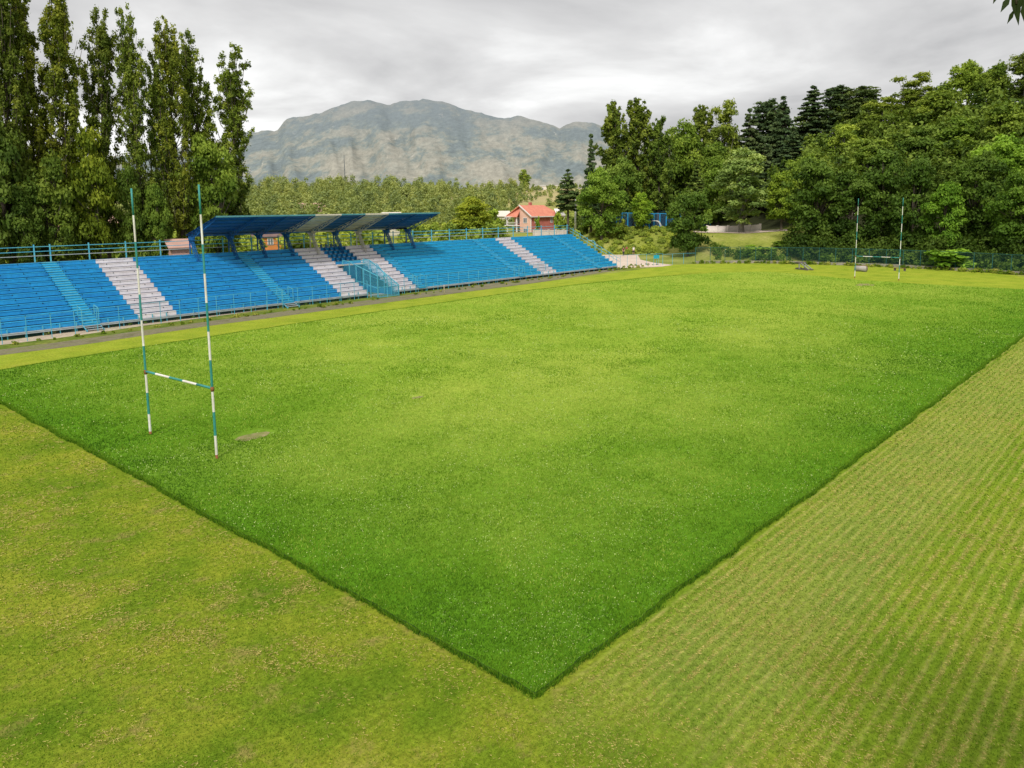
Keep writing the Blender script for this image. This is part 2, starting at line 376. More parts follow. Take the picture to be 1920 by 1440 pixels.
# ground sheet: polar grid, centred under the viewpoint, reaching the horizon
def ground_sheet():
    R = list(np.concatenate([[0, 20, 40, 60], np.arange(66, 130, 8), np.arange(130, 212, 2.5), np.arange(214, 300, 5), np.arange(300, 560, 12), [600, 700, 900, 1300, 2000, 3500, 6000, 10000, 20000]]))
    na = 720; V, F = [(CAM[0], CAM[1], 0)], []
    for r in R[1:]:
        for k in range(na):
            a = 2*math.pi*k/na; x, y = CAM[0]+r*math.cos(a), CAM[1]+r*math.sin(a); V.append((x, y, Hgt(x, y)-.012))
    for k in range(na): F.append((0, 1+k, 1+(k+1) % na))
    for i in range(len(R)-2):
        b = 1+i*na
        for k in range(na): F.append((b+k, b+na+k, b+na+(k+1) % na, b+(k+1) % na))
    me = bpy.data.meshes.new('ground'); me.from_pydata(V, [], F)
    wd = []
    for x, y, z in V:
        D = math.hypot(x-CAM[0], y-CAM[1]); u = u_of(x, y)
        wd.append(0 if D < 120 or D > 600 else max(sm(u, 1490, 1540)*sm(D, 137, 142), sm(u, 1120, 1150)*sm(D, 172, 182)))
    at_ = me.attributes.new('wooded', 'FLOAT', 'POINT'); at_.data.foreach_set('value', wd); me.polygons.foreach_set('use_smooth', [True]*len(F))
    o = bpy.data.objects.new('ground', me); COL.objects.link(o); o['kind'] = 'structure'
    def ex(ns, ls, co, c):
        sx = ns.new('ShaderNodeSeparateXYZ'); ls.new(co, sx.inputs[0])
        rz = ramp(ns, [(0, 0), (.5, 1)]); ls.new(math_(ns, ls, 'MULTIPLY_ADD', sx.outputs[2], .1, -.75), rz.inputs[0])
        c = mixc(ns, ls, rz.outputs[0], c, (.40, .34, .17))
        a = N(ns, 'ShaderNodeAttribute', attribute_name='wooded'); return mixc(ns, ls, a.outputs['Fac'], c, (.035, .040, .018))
    me.materials.append(groundmat('rough_grass', [(.3, (.13, .17, .03)), (.5, (.26, .29, .055)), (.7, (.38, .36, .12))], .12, 2.2, .4, None, .8, ex))
ground_sheet()

def sheet(name, pts, z, mat):
    mb = MB(); mb.quad([(p[0], p[1], z) for p in pts]); o = mb.build(name, mat); o['kind'] = 'structure'; return o
def strip(name, near, far, z, mat):
    n = 60; mb = MB(); ne, fa = np.array(near, float), np.array(far, float)
    def res(P_):
        d = np.r_[0, np.cumsum(np.linalg.norm(np.diff(P_, axis=0), axis=1))]; t = np.linspace(0, d[-1], n)
        return np.c_[np.interp(t, d, P_[:, 0]), np.interp(t, d, P_[:, 1])]
    A, B = res(ne), res(fa)
    A[:, 1] += [.12*nz(a[0], a[1], .6, 2) for a in A]; B[:, 1] += [.2*nz(a[0], a[1], .5, 4) for a in B]
    for i in range(n-1): mb.quad([(*A[i], z), (*A[i+1], z), (*B[i+1], z), (*B[i], z)])
    o = mb.build(name, mat); o['kind'] = 'structure'; return o
sheet('mown_lawn', [(-60, -60), (105, -60), (110, -30), (111.5, -14), (113.8, -2), (115, 7), (113.3, 16), (111, 24), (106, 31), (99, 35), (94, 34.6), (60, 33.6), (20, 32.6), (-60, 31)], 0.0, MOWN)
G2 = lambda L: [gz(u, v)[:2] for u, v in L]
trn = [(-60, 27.5)]+G2([(0, 666), (140, 649), (265, 630), (390, 611.5), (528, 593.5), (620, 581), (720, 568), (860, 549), (1000, 531), (1150, 508)])+[(93, 38.2)]
trf = [(-60, 31.0)]+G2([(0, 656), (140, 638), (265, 620), (390, 602.5), (528, 584.5), (620, 572), (720, 559), (860, 539), (1000, 522), (1150, 503)])+[(95, 40.2)]
strip('dirt_track', trn, trf, .006, TRACKM)
paf = [(-60, 39.5), (0, 39), (30, 39.6), (60, 40.3), (90, 41.5), (99, 41)]
strip('weedy_verge', trf[:-1]+[(98, 39.5)], [(-60, 60), (0, 49), (30, 49), (60, 49), (88, 49), (96, 44)], .003, VERGE)
pn = [(-60, 33.5)]+G2([(15, 645), (140, 630), (265, 611.5), (390, 595), (528, 577), (620, 565), (700, 554)])+[(45, 39.4), (60, 40), (84, 41.5)]
pf = [(-60, 36)]+G2([(15, 638), (58, 633), (146, 617), (265, 603), (366, 591), (439, 584), (528, 574), (620, 562), (700, 551)])+[(45, 41), (60, 41.2), (84, 42.2)]
strip('footpath', pn, pf, .011, PATHM)
# trampled dirt crossing in front of the tunnel
sheet('dirt_patch', [gz(735, 553)[:2], gz(752, 548)[:2], gz(778, 543)[:2], gz(786, 535)[:2], gz(768, 533)[:2], gz(742, 545)[:2]], .016, PATHM)
# forecourt road by the end of the stand
rp = [(1120, 480), (1150, 468.5), (1180, 469.5), (1262, 471), (1262, 473), (1212, 474.5), (1196, 479), (1201, 487), (1225, 492.5), (1262, 497), (1240, 500), (1165, 503), (1140, 497)]
sheet('gravel_road', G2(rp), .02, ROADM)

# ------------------------------------------------------------------ pitch with uncut grass
PITCH = [(-2.75, -22.4), (-2.75, 24.0), (3, 25.2), (14, 26.3), (30, 27.2), (45, 27.8), (55, 27.9), (66, 27.2), (78, 25.2), (88, 21.6), (94, 17.5), (94.5, 13), (92.0, 7), (89.5, 1), (89.0, -8), (89.5, -17), (91, -22.6)]
def inpoly(X, Y, P_):
    c = np.zeros(len(X), bool); n = len(P_)
    for i in range(n):
        x0, y0 = P_[i]; x1, y1 = P_[(i+1) % n]
        k = ((y0 > Y) != (y1 > Y)) & (X < (x1-x0)*(Y-y0)/(y1-y0+1e-12)+x0); c ^= k
    return c
def dense_edge(P_, step):
    out = []
    for i in range(len(P_)):
        a, b = np.array(P_[i]), np.array(P_[(i+1) % len(P_)]); L = np.linalg.norm(b-a); k = max(1, int(L/step))
        for j in range(k):
            p = a+(b-a)*j/k; w = .15*nz(p[0], p[1], .45, 7)+.08*nz(p[0], p[1], 1.9, 1); nr = np.array([-(b-a)[1], (b-a)[0]])/L
            out.append(tuple(p+nr*w))
    return out
PE = dense_edge(PITCH, .3)
mb = MB(); hz_ = .09
mb.quad([(x, y, hz_) for x, y in PE], 0)
cx, cy = 45, 0
for i in range(len(PE)):
    a, b = PE[i], PE[(i+1) % len(PE)]
    mb.quad([(a[0], a[1], .0), (b[0], b[1], .0), (b[0], b[1], hz_), (a[0], a[1], hz_)], 1)
DARKG = surf('shaded_sward', (.07, .17, .02), .95, .5, 6, bump=.8)  # skirt colour darkened for the shade between the grass stalks
o = mb.build('pitch', [PITCH_M, DARKG]); o['kind'] = 'structure'

CAMXY = CAM[:2]
def scatter(n, poly, dmin, dmax, amin, amax, power=1.0):
    """points with density falling as 1/d^2 from the viewpoint, clipped to a polygon"""
    a = RNG.uniform(amin, amax, n); d = dmin*(dmax/dmin)**(RNG.random(n)**power)
    X = CAMXY[0]+d*np.cos(a); Y = CAMXY[1]+d*np.sin(a); k = inpoly(X, Y, poly) if poly is not None else np.ones(n, bool)
    return X[k], Y[k], d[k]
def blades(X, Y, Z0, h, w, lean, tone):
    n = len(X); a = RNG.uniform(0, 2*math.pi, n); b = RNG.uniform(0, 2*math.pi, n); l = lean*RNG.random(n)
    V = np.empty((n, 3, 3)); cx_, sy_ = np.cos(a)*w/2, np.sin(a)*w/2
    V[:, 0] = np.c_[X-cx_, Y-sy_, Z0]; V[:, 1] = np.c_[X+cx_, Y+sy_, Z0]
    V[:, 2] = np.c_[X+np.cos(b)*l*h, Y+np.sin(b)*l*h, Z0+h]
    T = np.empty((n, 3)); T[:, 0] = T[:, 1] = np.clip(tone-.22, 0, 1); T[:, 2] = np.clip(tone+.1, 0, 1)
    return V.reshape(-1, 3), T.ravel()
def vn(X, Y, s, o):       # cheap smooth value noise, numpy
    r = np.random.default_rng(int(o)); G = r.random((256, 256)); x, y = X*s+500.3, Y*s+500.7
    xi, yi = np.floor(x).astype(int), np.floor(y).astype(int); fx, fy = x-xi, y-yi; fx = fx*fx*(3-2*fx); fy = fy*fy*(3-2*fy)
    g = lambda i, j: G[i % 256, j % 256]
    return (g(xi, yi)*(1-fx)+g(xi+1, yi)*fx)*(1-fy)+(g(xi, yi+1)*(1-fx)+g(xi+1, yi+1)*fx)*fy
AZ0, AZ1 = math.radians(2), math.radians(82)
def fb(X, Y, s, o): return .5*vn(X, Y, s, o)+.3*vn(X, Y, s*2.3, o+1)+.2*vn(X, Y, s*5.1, o+2)
BARE = [(gz(475, 818)[:2], .62), (gz(783, 745)[:2], .28)]
X, Y, d = scatter(820000, PE, 13.5, 128, AZ0, AZ1, .95)
keep = np.ones(len(X), bool)
for c_, r_ in BARE: keep &= np.hypot((X-c_[0])/1.5, Y-c_[1]) > r_*(.8+.5*vn(X, Y, 2.2, 3))
X, Y, d = X[keep], Y[keep], d[keep]
big = fb(X, Y, .09, 20); med = fb(X, Y, .5, 30)
ed = np.minimum(X+2.75, Y+22.4); lush = np.exp(-np.maximum(ed+7*(big-.5), 0)/8.5)
tone = .74-.50*lush+.50*(big-.5)+.62*(med-.5)+RNG.normal(0, .15, len(X))
tone += np.where((fb(X, Y, .8, 55) > .55) & (RNG.random(len(X)) < .16), .42, 0)
h = (.05+.05*fb(X, Y, 1.1, 40))*(1+.008*np.minimum(d-15, 60))*RNG.uniform(.6, 1.3, len(X))
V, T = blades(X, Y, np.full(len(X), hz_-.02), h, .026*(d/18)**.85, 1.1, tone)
# overhanging fringe along the two near edges, rooted on the mown ground
PEa = np.array(PE); seg = np.r_[PEa, PEa[:1]]; L = np.linalg.norm(np.diff(seg, axis=0), axis=1)
ok = (PEa[:, 1] < -21.5) | (PEa[:, 0] < -2.2) | (PEa[:, 1] > 23.5); idx = np.where(ok)[0]; e = RNG.choice(idx, 120000, p=L[idx]/L[idx].sum()); t = RNG.random(len(e))[:, None]
Pp = PEa[e]*(1-t)+seg[e+1]*t; Pp += (RNG.normal(0, .05, (len(e), 2))+.10*(fb(Pp[:, 0], Pp[:, 1], 2.2, 12)[:, None]-.5)); dd = np.hypot(*(Pp-CAMXY).T)
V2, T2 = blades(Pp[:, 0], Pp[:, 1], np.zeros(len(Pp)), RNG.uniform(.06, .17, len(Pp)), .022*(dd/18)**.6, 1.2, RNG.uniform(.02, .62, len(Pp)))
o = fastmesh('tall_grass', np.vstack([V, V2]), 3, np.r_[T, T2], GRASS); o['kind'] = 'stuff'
tag(o, 'lush uncut bright green grass dotted with clover covering the pitch', 'grass')
# clover heads
X, Y, d = scatter(60000, PE, 13.5, 70, AZ0, AZ1, 1.0); k = fb(X, Y, .35, 61) > RNG.uniform(.35, .72, len(X)); X, Y, d = X[k], Y[k], d[k]
C_ = np.c_[X, Y, np.full(len(X), hz_+.05)]; V = cards(C_, np.tile([0, 0, 1.], (len(X), 1)), .0105*(d/16)**.8, .9)
CLOVER = surf('clover_white', (.58, .68, .26), .9, .2, 5, spec=.02)
o = fastmesh('clover_flowers', V, 4, np.full(len(V), .5), CLOVER); tag(o, 'tiny pale clover flower heads scattered in the uncut grass', 'flowers', kind='stuff')
# mown ground: stubble + dry clippings
OUT = [(-60, -60), (100, -60), (100, -22.7), (-3.0, -22.7), (-3.0, 31), (-60, 31)]
X, Y, d = scatter(520000, OUT, 9.5, 70, math.radians(-8), math.radians(98), .95)
tone = .16+.5*(fb(X, Y, .3, 70)-.2)+.55*(fb(X, Y, 1.7, 71)-.5)+RNG.normal(0, .19, len(X))
rr = (X+5*(fb(X, Y, .5, 66)-.5) > -1.5) & (Y < -22)
ph = .5+.5*np.sin((Y+.05*vn(X, Y, .3, 81)+.07*vn(X, Y, 2.4, 83))*2*math.pi/.31+1.0)
tone = np.where(rr, .06+.85*(ph**2)*(.3+1.1*fb(X, Y, 1.2, 88))+.25*(fb(X, Y, .3, 70)-.4)+RNG.normal(0, .15, len(X)), tone)
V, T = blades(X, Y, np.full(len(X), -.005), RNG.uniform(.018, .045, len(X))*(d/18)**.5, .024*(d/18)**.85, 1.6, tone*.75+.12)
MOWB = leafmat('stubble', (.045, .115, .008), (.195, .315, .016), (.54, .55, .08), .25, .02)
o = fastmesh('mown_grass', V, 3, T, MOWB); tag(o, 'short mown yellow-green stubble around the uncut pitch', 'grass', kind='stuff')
X, Y, d = scatter(1000000, OUT, 9.5, 75, math.radians(-8), math.radians(98), .95)
rr = (X+5*(fb(X, Y, .5, 66)-.5) > -1.5) & (Y < -22)
ph = .5+.5*np.sin((Y+.05*vn(X, Y, .3, 81)+.07*vn(X, Y, 2.4, 83))*2*math.pi/.31+1.0)
pr = np.where(rr, ph**3*(.14+4.2*np.clip(fb(X, Y, 1.9, 84)-.40, 0, 1))*(.25+1.6*vn(X, Y, .25, 86)), 0)
edge = np.minimum(np.abs(X+3.2), np.abs(Y+22.9)); pe = np.where(~rr | (edge < 1.2), np.clip(1.1-edge/1.1, 0, 1)*.5*np.clip(fb(X, Y, 1.1, 90)*2-.6, 0, 1), 0)
pp = np.clip(fb(X, Y, .40, 95)-.46, 0, 1)*6.0*np.clip(fb(X, Y, 2.3, 97)*3-1.35, 0, 1)+.02
k = RNG.random(len(X)) < np.maximum(np.maximum(pr, pe), pp*np.where(rr, .5, 1)); X, Y, d = X[k], Y[k], d[k]
n = len(X); a = RNG.uniform(0, 6.28, n); Ls = RNG.uniform(.03, .10, n)*(d/18)**.7; ww = .006*(d/18)**.9
z = RNG.uniform(.005, .035, n); V = np.empty((n, 3, 3)); ca, sa = np.cos(a), np.sin(a)
V[:, 0] = np.c_[X-ca*Ls/2-sa*ww, Y-sa*Ls/2+ca*ww, z]; V[:, 1] = np.c_[X-ca*Ls/2+sa*ww, Y-sa*Ls/2-ca*ww, z+.01]; V[:, 2] = np.c_[X+ca*Ls/2, Y+sa*Ls/2, z+RNG.uniform(-.01, .03, n)]
o = fastmesh('dry_clippings', V.reshape(-1, 3), 3, np.repeat(np.clip(RNG.normal(.5, .22, n), 0, 1), 3), STRAW); tag(o, 'dry straw-coloured grass clippings lying in rows on the mown strips', 'clippings', kind='stuff')
# bare patches of soil in the pitch
SOIL = surf('bare_soil', (.34, .28, .15), .95, .4, 3, col2=(.20, .24, .06), bump=.6, spec=.05)
def soil(cu, cv, rx, ry, z=.1):
    c = gz(cu, cv, z); mb = MB(); n = 40
    mb.quad([(c[0]+rx*(1+.35*nz(math.cos(t)*2, math.sin(t)*2, .9, cu))*math.cos(t), c[1]+ry*(1+.35*nz(math.cos(t)*2, math.sin(t)*2, .9, cu))*math.sin(t), z) for t in np.linspace(0, 2*math.pi, n, endpoint=False)])
    o = mb.build('bare_soil', SOIL); o['kind'] = 'structure'
soil(475, 818, .85, .42); soil(783, 745, .35, .2); soil(1622, 534, 1.6, 1.0)

# ------------------------------------------------------------------ rugby goals
GREENP = surf('teal_green_paint', (.035, .24, .19), .5, .35, 1.5, col2=(.05, .28, .28), streak=(1, 1, .3))
WHITEP = surf('chalky_white_paint', (.78, .78, .74), .6, .25, 1.2, col2=(.62, .58, .52))
RUST = surf('rust', (.30, .12, .05), .9, .4, 6)
def goal(x, y0, H, hb, dz, rot, label, rad=.055, rusty=False, tops=(0, 0), leans=((0, 0), (0, 0))):
    r = empty('rugby_goal', (x, y0, 0), rot, label, 'rugby goal')
    for k, sy in enumerate((1, -1)):
        y = 2.8*sy; z0 = dz if sy > 0 else 0; Ht = H+z0; lx, ly = leans[k]
        f = lambda z: (lx*z/H, y+ly*z/H, z)
        mb = MB(); z = -.2+z0; nb = 0; edges = [hb-1.9+z0, hb-.95+z0, hb+z0]; 
        e = [z0-.2, z0+.25]+[hb-1.95+z0, hb-.97+z0, hb+z0]; st = (Ht-(hb+z0))/7.0; e += [hb+z0+st*(i+1) for i in range(7)]
        cols = [2, 0, 1, 0]+[1, 0]*4
        for i in range(len(e)-1):
            mb.tube([f(e[i]), f(e[i+1])], [rad*(1-.03*i), rad*(1-.03*(i+1))], 10, cols[i], cap=(i in (0, len(e)-2)))
        mb.build('upright', [WHITEP, GREENP, RUST], r, True)
    mb = MB(); a = np.array([leans[0][0]*hb/H, 2.8+leans[0][1]*hb/H, hb+dz]); b = np.array([leans[1][0]*hb/H, -2.8+leans[1][1]*hb/H, hb]); cs = [0, .17, .39, .59, .79, 1]
    for i in range(5): mb.tube([a+(b-a)*cs[i], a+(b-a)*cs[i+1]], rad*.9, 10, (1, 0, 1, 0, 1)[i], cap=i in (0, 4))
    mb.build('crossbar', [WHITEP, GREENP], r, True)
    for p in (a, b): mb = MB(); mb.tube([p+np.array([0, 0, -.12]), p+np.array([0, 0, .06])], rad*1.25, 10); mb.build('clamp', RUST, r, True)
    return r
goal(0, 0, 11.05, 3.0, -.03, .054, 'near rugby goal with tall green and white striped posts standing in the uncut grass')
goal(92.84, .1, 10.75, 3.0, 0, 0, 'far rugby goal with striped posts in front of the wooded hillside', .055)

# ------------------------------------------------------------------ grandstand
NR = 13; Y0, DY, Z0, DZ = 38.4, .74, .82, .378
BL = surf('seat_blue', (.026, .40, .74), .5, .22, .7, col2=(.018, .28, .62), spec=.4)
BLD = surf('riser_blue', (.020, .33, .70), .55, .3, .8, col2=(.013, .22, .56))
CY = surf('seat_cyan', (.03, .48, .76), .5, .2, .7, col2=(.022, .38, .68), spec=.4)
CYD = surf('riser_cyan', (.022, .40, .70), .55, .3, .8, col2=(.017, .30, .60))
WH = surf('seat_white', (.80, .73, .76), .55, .14, .9, col2=(.68, .60, .62))
WHD = surf('riser_white', (.84, .77, .80), .6, .12, .9, col2=(.66, .59, .62))
AI = surf('aisle_teal', (.05, .36, .56), .6, .35, .9, col2=(.11, .42, .55))
DK = surf('dark_gap', (.008, .028, .06), .8, .3, 2)  # near-black for shade in seat gaps and under the deck; brackets share it
RAILC = surf('rail_teal', (.06, .36, .54), .5, .3, 1.5, col2=(.14, .46, .54))
RAILW = surf('rail_grey', (.42, .47, .50), .6, .25, 1.5)
CONC = surf('concrete', (.42, .39, .36), .9, .25, .8, bump=.4, bscale=8)
st = empty('grandstand', (40, 43, 0), 0, 'long open grandstand with rows of blue benches and white diagonal stripes', 'grandstand')
def P_(o): o.parent = st; o.location = (-40, -43, 0); return o
AISLES = [(8.95, 10.25), (27.6, 28.9), (45.7, 46.9), (63.8, 65.0), (81.8, 83.0)]
XA, XB = -9.0, 87.4
WS = [(13.5, 16.9), (34.9, 38.4), (42.0, 45.6), (68.7, 72.1)]
TUN = (38.4, 42.0)
def white(x): return any(a <= x < b for a, b in WS)
blocks = []; e = [XA]+[v for a in AISLES for v in a]+[XB]
for i in range(0, len(e), 2): blocks.append((e[i], e[i+1]))
def bench(x0, x1, i, nm='bench_row'):
    y, z = Y0+DY*i, Z0+DZ*i; cuts = sorted({x0, x1}|{v for w in WS for v in w if x0 < v < x1}|({58.0} if x0 < 58 < x1 else set()))
    mb = MB()
    for a, b in zip(cuts[:-1], cuts[1:]):
        w = white((a+b)/2); cy_ = (a+b)/2 > 50; ms = 2 if w else (4 if cy_ else 0); mr = 3 if w else (5 if cy_ else 1)
        x = a
        while x < b-.01:
            xe = min(b, x+3.55); jz = random.uniform(-.012, .012); jy = random.uniform(-.015, .015)
            mb.box(x+.008, xe-.008, y-.05+jy, y+.26+jy, z+jz-.01, z+jz+.035, ms)       # seat plank
            mb.box(x+.004, xe-.004, y-.02, y+.02, z-DZ+.05, z-.012, mr)               # riser panel under it
            x = xe
    mb.box(x0, x1, y+.02, y+.05, z-DZ, z-.02, 6)  # dark strip painting in the shadow gap below the riser panel
    k = int((x1-x0)/1.75)
    for j in range(k+1):
        xx = x0+.12+j*(x1-x0-.24)/max(k, 1); mb.box(xx-.03, xx+.03, y-.056, y-.02, z-.07, z+.02, 6)
    P_(mb.build(nm, [BL, BLD, WH, WHD, CY, CYD, DK]))
for bi, (x0, x1) in enumerate(blocks):
    for i in range(NR):
        if bi == 2:
            if i < 8: bench(x0, TUN[0]-.02, i); 
            else: bench(x0, TUN[0]-.02, i)
            bench(TUN[1]+.02, x1, i)
        else: bench(x0, x1, i)
# deck treads
mb = MB()
for i in range(NR):
    y, z = Y0+DY*i, Z0+DZ*i
    for a, b in ((XA, TUN[0]), (TUN[1], XB)) if i < 8 else ((XA, XB),):
        mb.box(a, b, y+.05, y+DY+.04, z-.05, z-.006-.0, 0)
P_(mb.build('deck', [surf('deck_blue', (.02, .17, .33), .6, .3, .9)]))
for a, b in AISLES:
    mb = MB()
    for i in range(NR):
        y, z = Y0+DY*i, Z0+DZ*i
        mb.box(a+.03, b-.03, y-.02, y+DY*.96, z-.04, z+.012, 0); mb.box(a+.03, b-.03, y-.004, y+.03, z-DZ+.02, z-.085, 1)
        mb.box(a+.03, b-.03, y-DY*.5, y-.02, z-DZ*.5-.04, z-DZ*.5, 0); mb.box(a+.03, b-.03, y-DY*.5+.01, y-DY*.5+.04, z-DZ, z-DZ*.5-.075, 1)
    P_(mb.build('aisle_steps', [AI, CYD]))
# front beam, legs, dark sheet behind painted as the shade under the deck
for a, b in ((XA, TUN[0]), (TUN[1], XB)):
    mb = MB(); mb.box(a, b, Y0-.30, Y0-.20, .30, .40, 0); mb.box(a, b, Y0-.32, Y0+.02, Z0-DZ-.02, Z0-DZ+.03, 0)
    P_(mb.build('front_beam', RAILW))
    n = int((b-a)/1.22)
    for j in range(n+1):
        x = a+.1+j*(b-a-.2)/n; mb = MB(); mb.box(x-.035, x+.035, Y0-.195, Y0-.12, 0, Z0-.02, 0); P_(mb.build('support_leg', RAILC))
mb = MB(); mb.box(XA, TUN[0], Y0+1.6, Y0+1.7, 0, Z0+.4); mb.box(TUN[1], XB, Y0+1.6, Y0+1.7, 0, Z0+.4); P_(mb.build('under_shade', DK))
yb = Y0+DY*NR; zb = Z0+DZ*(NR-1)
mb = MB(); mb.box(XA, XB, yb, yb+.08, 0, zb+.03); P_(mb.build('back_wall', surf('back_panels', (.10, .20, .28), .8, .3, 1)))
mb = MB()
for i in range(NR): mb.box(XB-.02, XB+.05, Y0+DY*i+.05, Y0+DY*(i+1)+.05, 0, Z0+DZ*i-.06)
P_(mb.build('end_wall', surf('end_panels', (.05, .20, .32), .8, .3, 1)))
# rear railing
xs = [-8, -4.7, -1.3, 1.9, 5.3, 8.7, 10.0]+list(np.arange(13.3, XB, 3.35))
for x in xs:
    mb = MB(); mb.box(x-.05, x+.05, yb+.10, yb+.20, zb-1.0, zb+1.65); P_(mb.build('railing_post', RAILC))
for z_ in (.62, 1.02, 1.45):
    mb = MB(); mb.box(XA, XB, yb+.09, yb+.13, zb+z_-.03, zb+z_+.03); P_(mb.build('rail', [RAILC, RAILW][z_ == .62]))
# side railing running down the far end
for z_ in (.55, 1.05):
    mb = MB(); mb.bar((XB+.12, yb, zb+z_), (XB+.12, Y0, Z0+z_), .05); mb.bar((XB+.12, Y0, Z0+z_), (XB+.12, Y0-.6, Z0+z_-.2), .05); P_(mb.build('end_handrail', RAILC))
for i in range(0, NR+1, 2):
    mb = MB(); mb.box(XB+.10, XB+.15, Y0+DY*i-.03, Y0+DY*i+.03, Z0+DZ*i-.4, Z0+DZ*i+1.07); P_(mb.build('end_railing_post', RAILC))
# handrails either side of the aisle bottoms
for a, b in AISLES[:4]:
    for x in (a, b):
        mb = MB(); mb.box(x-.025, x+.025, Y0-.2, Y0-.15, .3, Z0+1.0); mb.bar((x, Y0-.17, Z0+1.0), (x, Y0+.75, Z0+1.2), .045); mb.box(x-.025, x+.025, Y0+.72, Y0+.77, Z0, Z0+1.2); P_(mb.build('aisle_handrail', RAILC))
# officials' box: platform + bucket seats in the upper rows between the white stripes
SEATC = surf('bucket_blue', (.008, .16, .36), .4, .2, 1.5, spec=.5)
mb = MB()
for i in range(8, NR):
    y, z = Y0+DY*i, Z0+DZ*i; mb.box(TUN[0]+.02, TUN[1]-.02, y, y+.04, z-DZ, z-.05)
mb.box(TUN[0]+.02, TUN[1]-.02, Y0+DY*8-.02, Y0+DY*8, Z0+DZ*7.0, Z0+DZ*8-.05)
P_(mb.build('box_riser', BLD))
mb = MB(); mb.box(TUN[0]-.3, TUN[1]+.3, Y0+DY*6.4, Y0+DY*8-.04, Z0+DZ*7-.1, Z0+DZ*7); P_(mb.build('landing', surf('landing_boards', (.62, .50, .40), .8, .25, 1.2)))
for i in range(8, NR):
    for j in range(5):
        x = TUN[0]+.4+j*.70; y, z = Y0+DY*i+.22, Z0+DZ*i
        mb = MB(); mb.box(x-.22, x+.22, y-.2, y+.2, z+.02, z+.07); mb.bar((x, y+.2, z+.05), (x, y+.29, z+.36), .42, .03); mb.box(x-.10, x+.10, y-.215, y-.2, z+.02, z+.075, 1); mb.box(x-.09, x+.09, y-.19, y+.0, z+.07, z+.074, 1)
        P_(mb.build('bucket_seat', [SEATC, RAILW]))

# canopy over the middle of the stand
RB = surf('roof_blue', (.012, .12, .34), .55, .25, .5, col2=(.010, .09, .27))
RW = surf('roof_greyed_white', (.66, .60, .54), .7, .25, .6, col2=(.46, .42, .37))
FASC = surf('fascia_teal', (.10, .30, .36), .6, .3, 1)
CX = [23.0, 27.3, 30.7, 34.1, 37.5, 40.8, 44.2, 48.6, 52.2]
cn = empty('stand_canopy', (37.6, 44.7, 0), 0, 'cantilevered roof of blue and off-white panels over the middle of the stand', 'canopy')
def Cn(o): o.parent = cn; o.location = (-37.6, -44.7, 0); return o
YF, ZF, YR, ZR = 41.45, 9.36, 48.1, 7.45
def rz(y): return ZR+(ZF-ZR)*(YR-y)/(YR-YF)
for i in range(8):
    a, b = CX[i]-(.25 if i == 0 else 0), CX[i+1]+(.25 if i == 7 else 0); w = i in (3, 5)
    mb = MB()
    for s_ in range(int((b-a)/.3)+1):           # corrugated sheets
        x0 = a+s_*(b-a)/(int((b-a)/.3)+1); x1 = a+(s_+1)*(b-a)/(int((b-a)/.3)+1)-.012; o_ = .015*(s_ % 2)
        mb.quad([(x0, YF, ZF+.02+o_), (x1, YF, ZF+.02+o_), (x1, YR+.25, rz(YR+.25)+.02+o_), (x0, YR+.25, rz(YR+.25)+.02+o_)], 0)
        mb.quad([(x1, YF, ZF+.02+o_), (x1+.012, YF, ZF+.035-o_), (x1+.012, YR+.25, rz(YR+.25)+.035-o_), (x1, YR+.25, rz(YR+.25)+.02+o_)], 0)
    Cn(mb.build('roof_panel', RW if w else RB))
    for k in range(6):
        y = YF+.15+k*(YR-YF-.1)/5; mb = MB(); mb.box(a+.02, b-.02, y-.04, y+.04, rz(y)-.08, rz(y)-.005); Cn(mb.build('purlin', RW if w else RB))
    mb = MB(); mb.box(a, b, YF-.05, YF-.01, ZF-.10, ZF+.06); Cn(mb.build('fascia', RW if w else FASC))
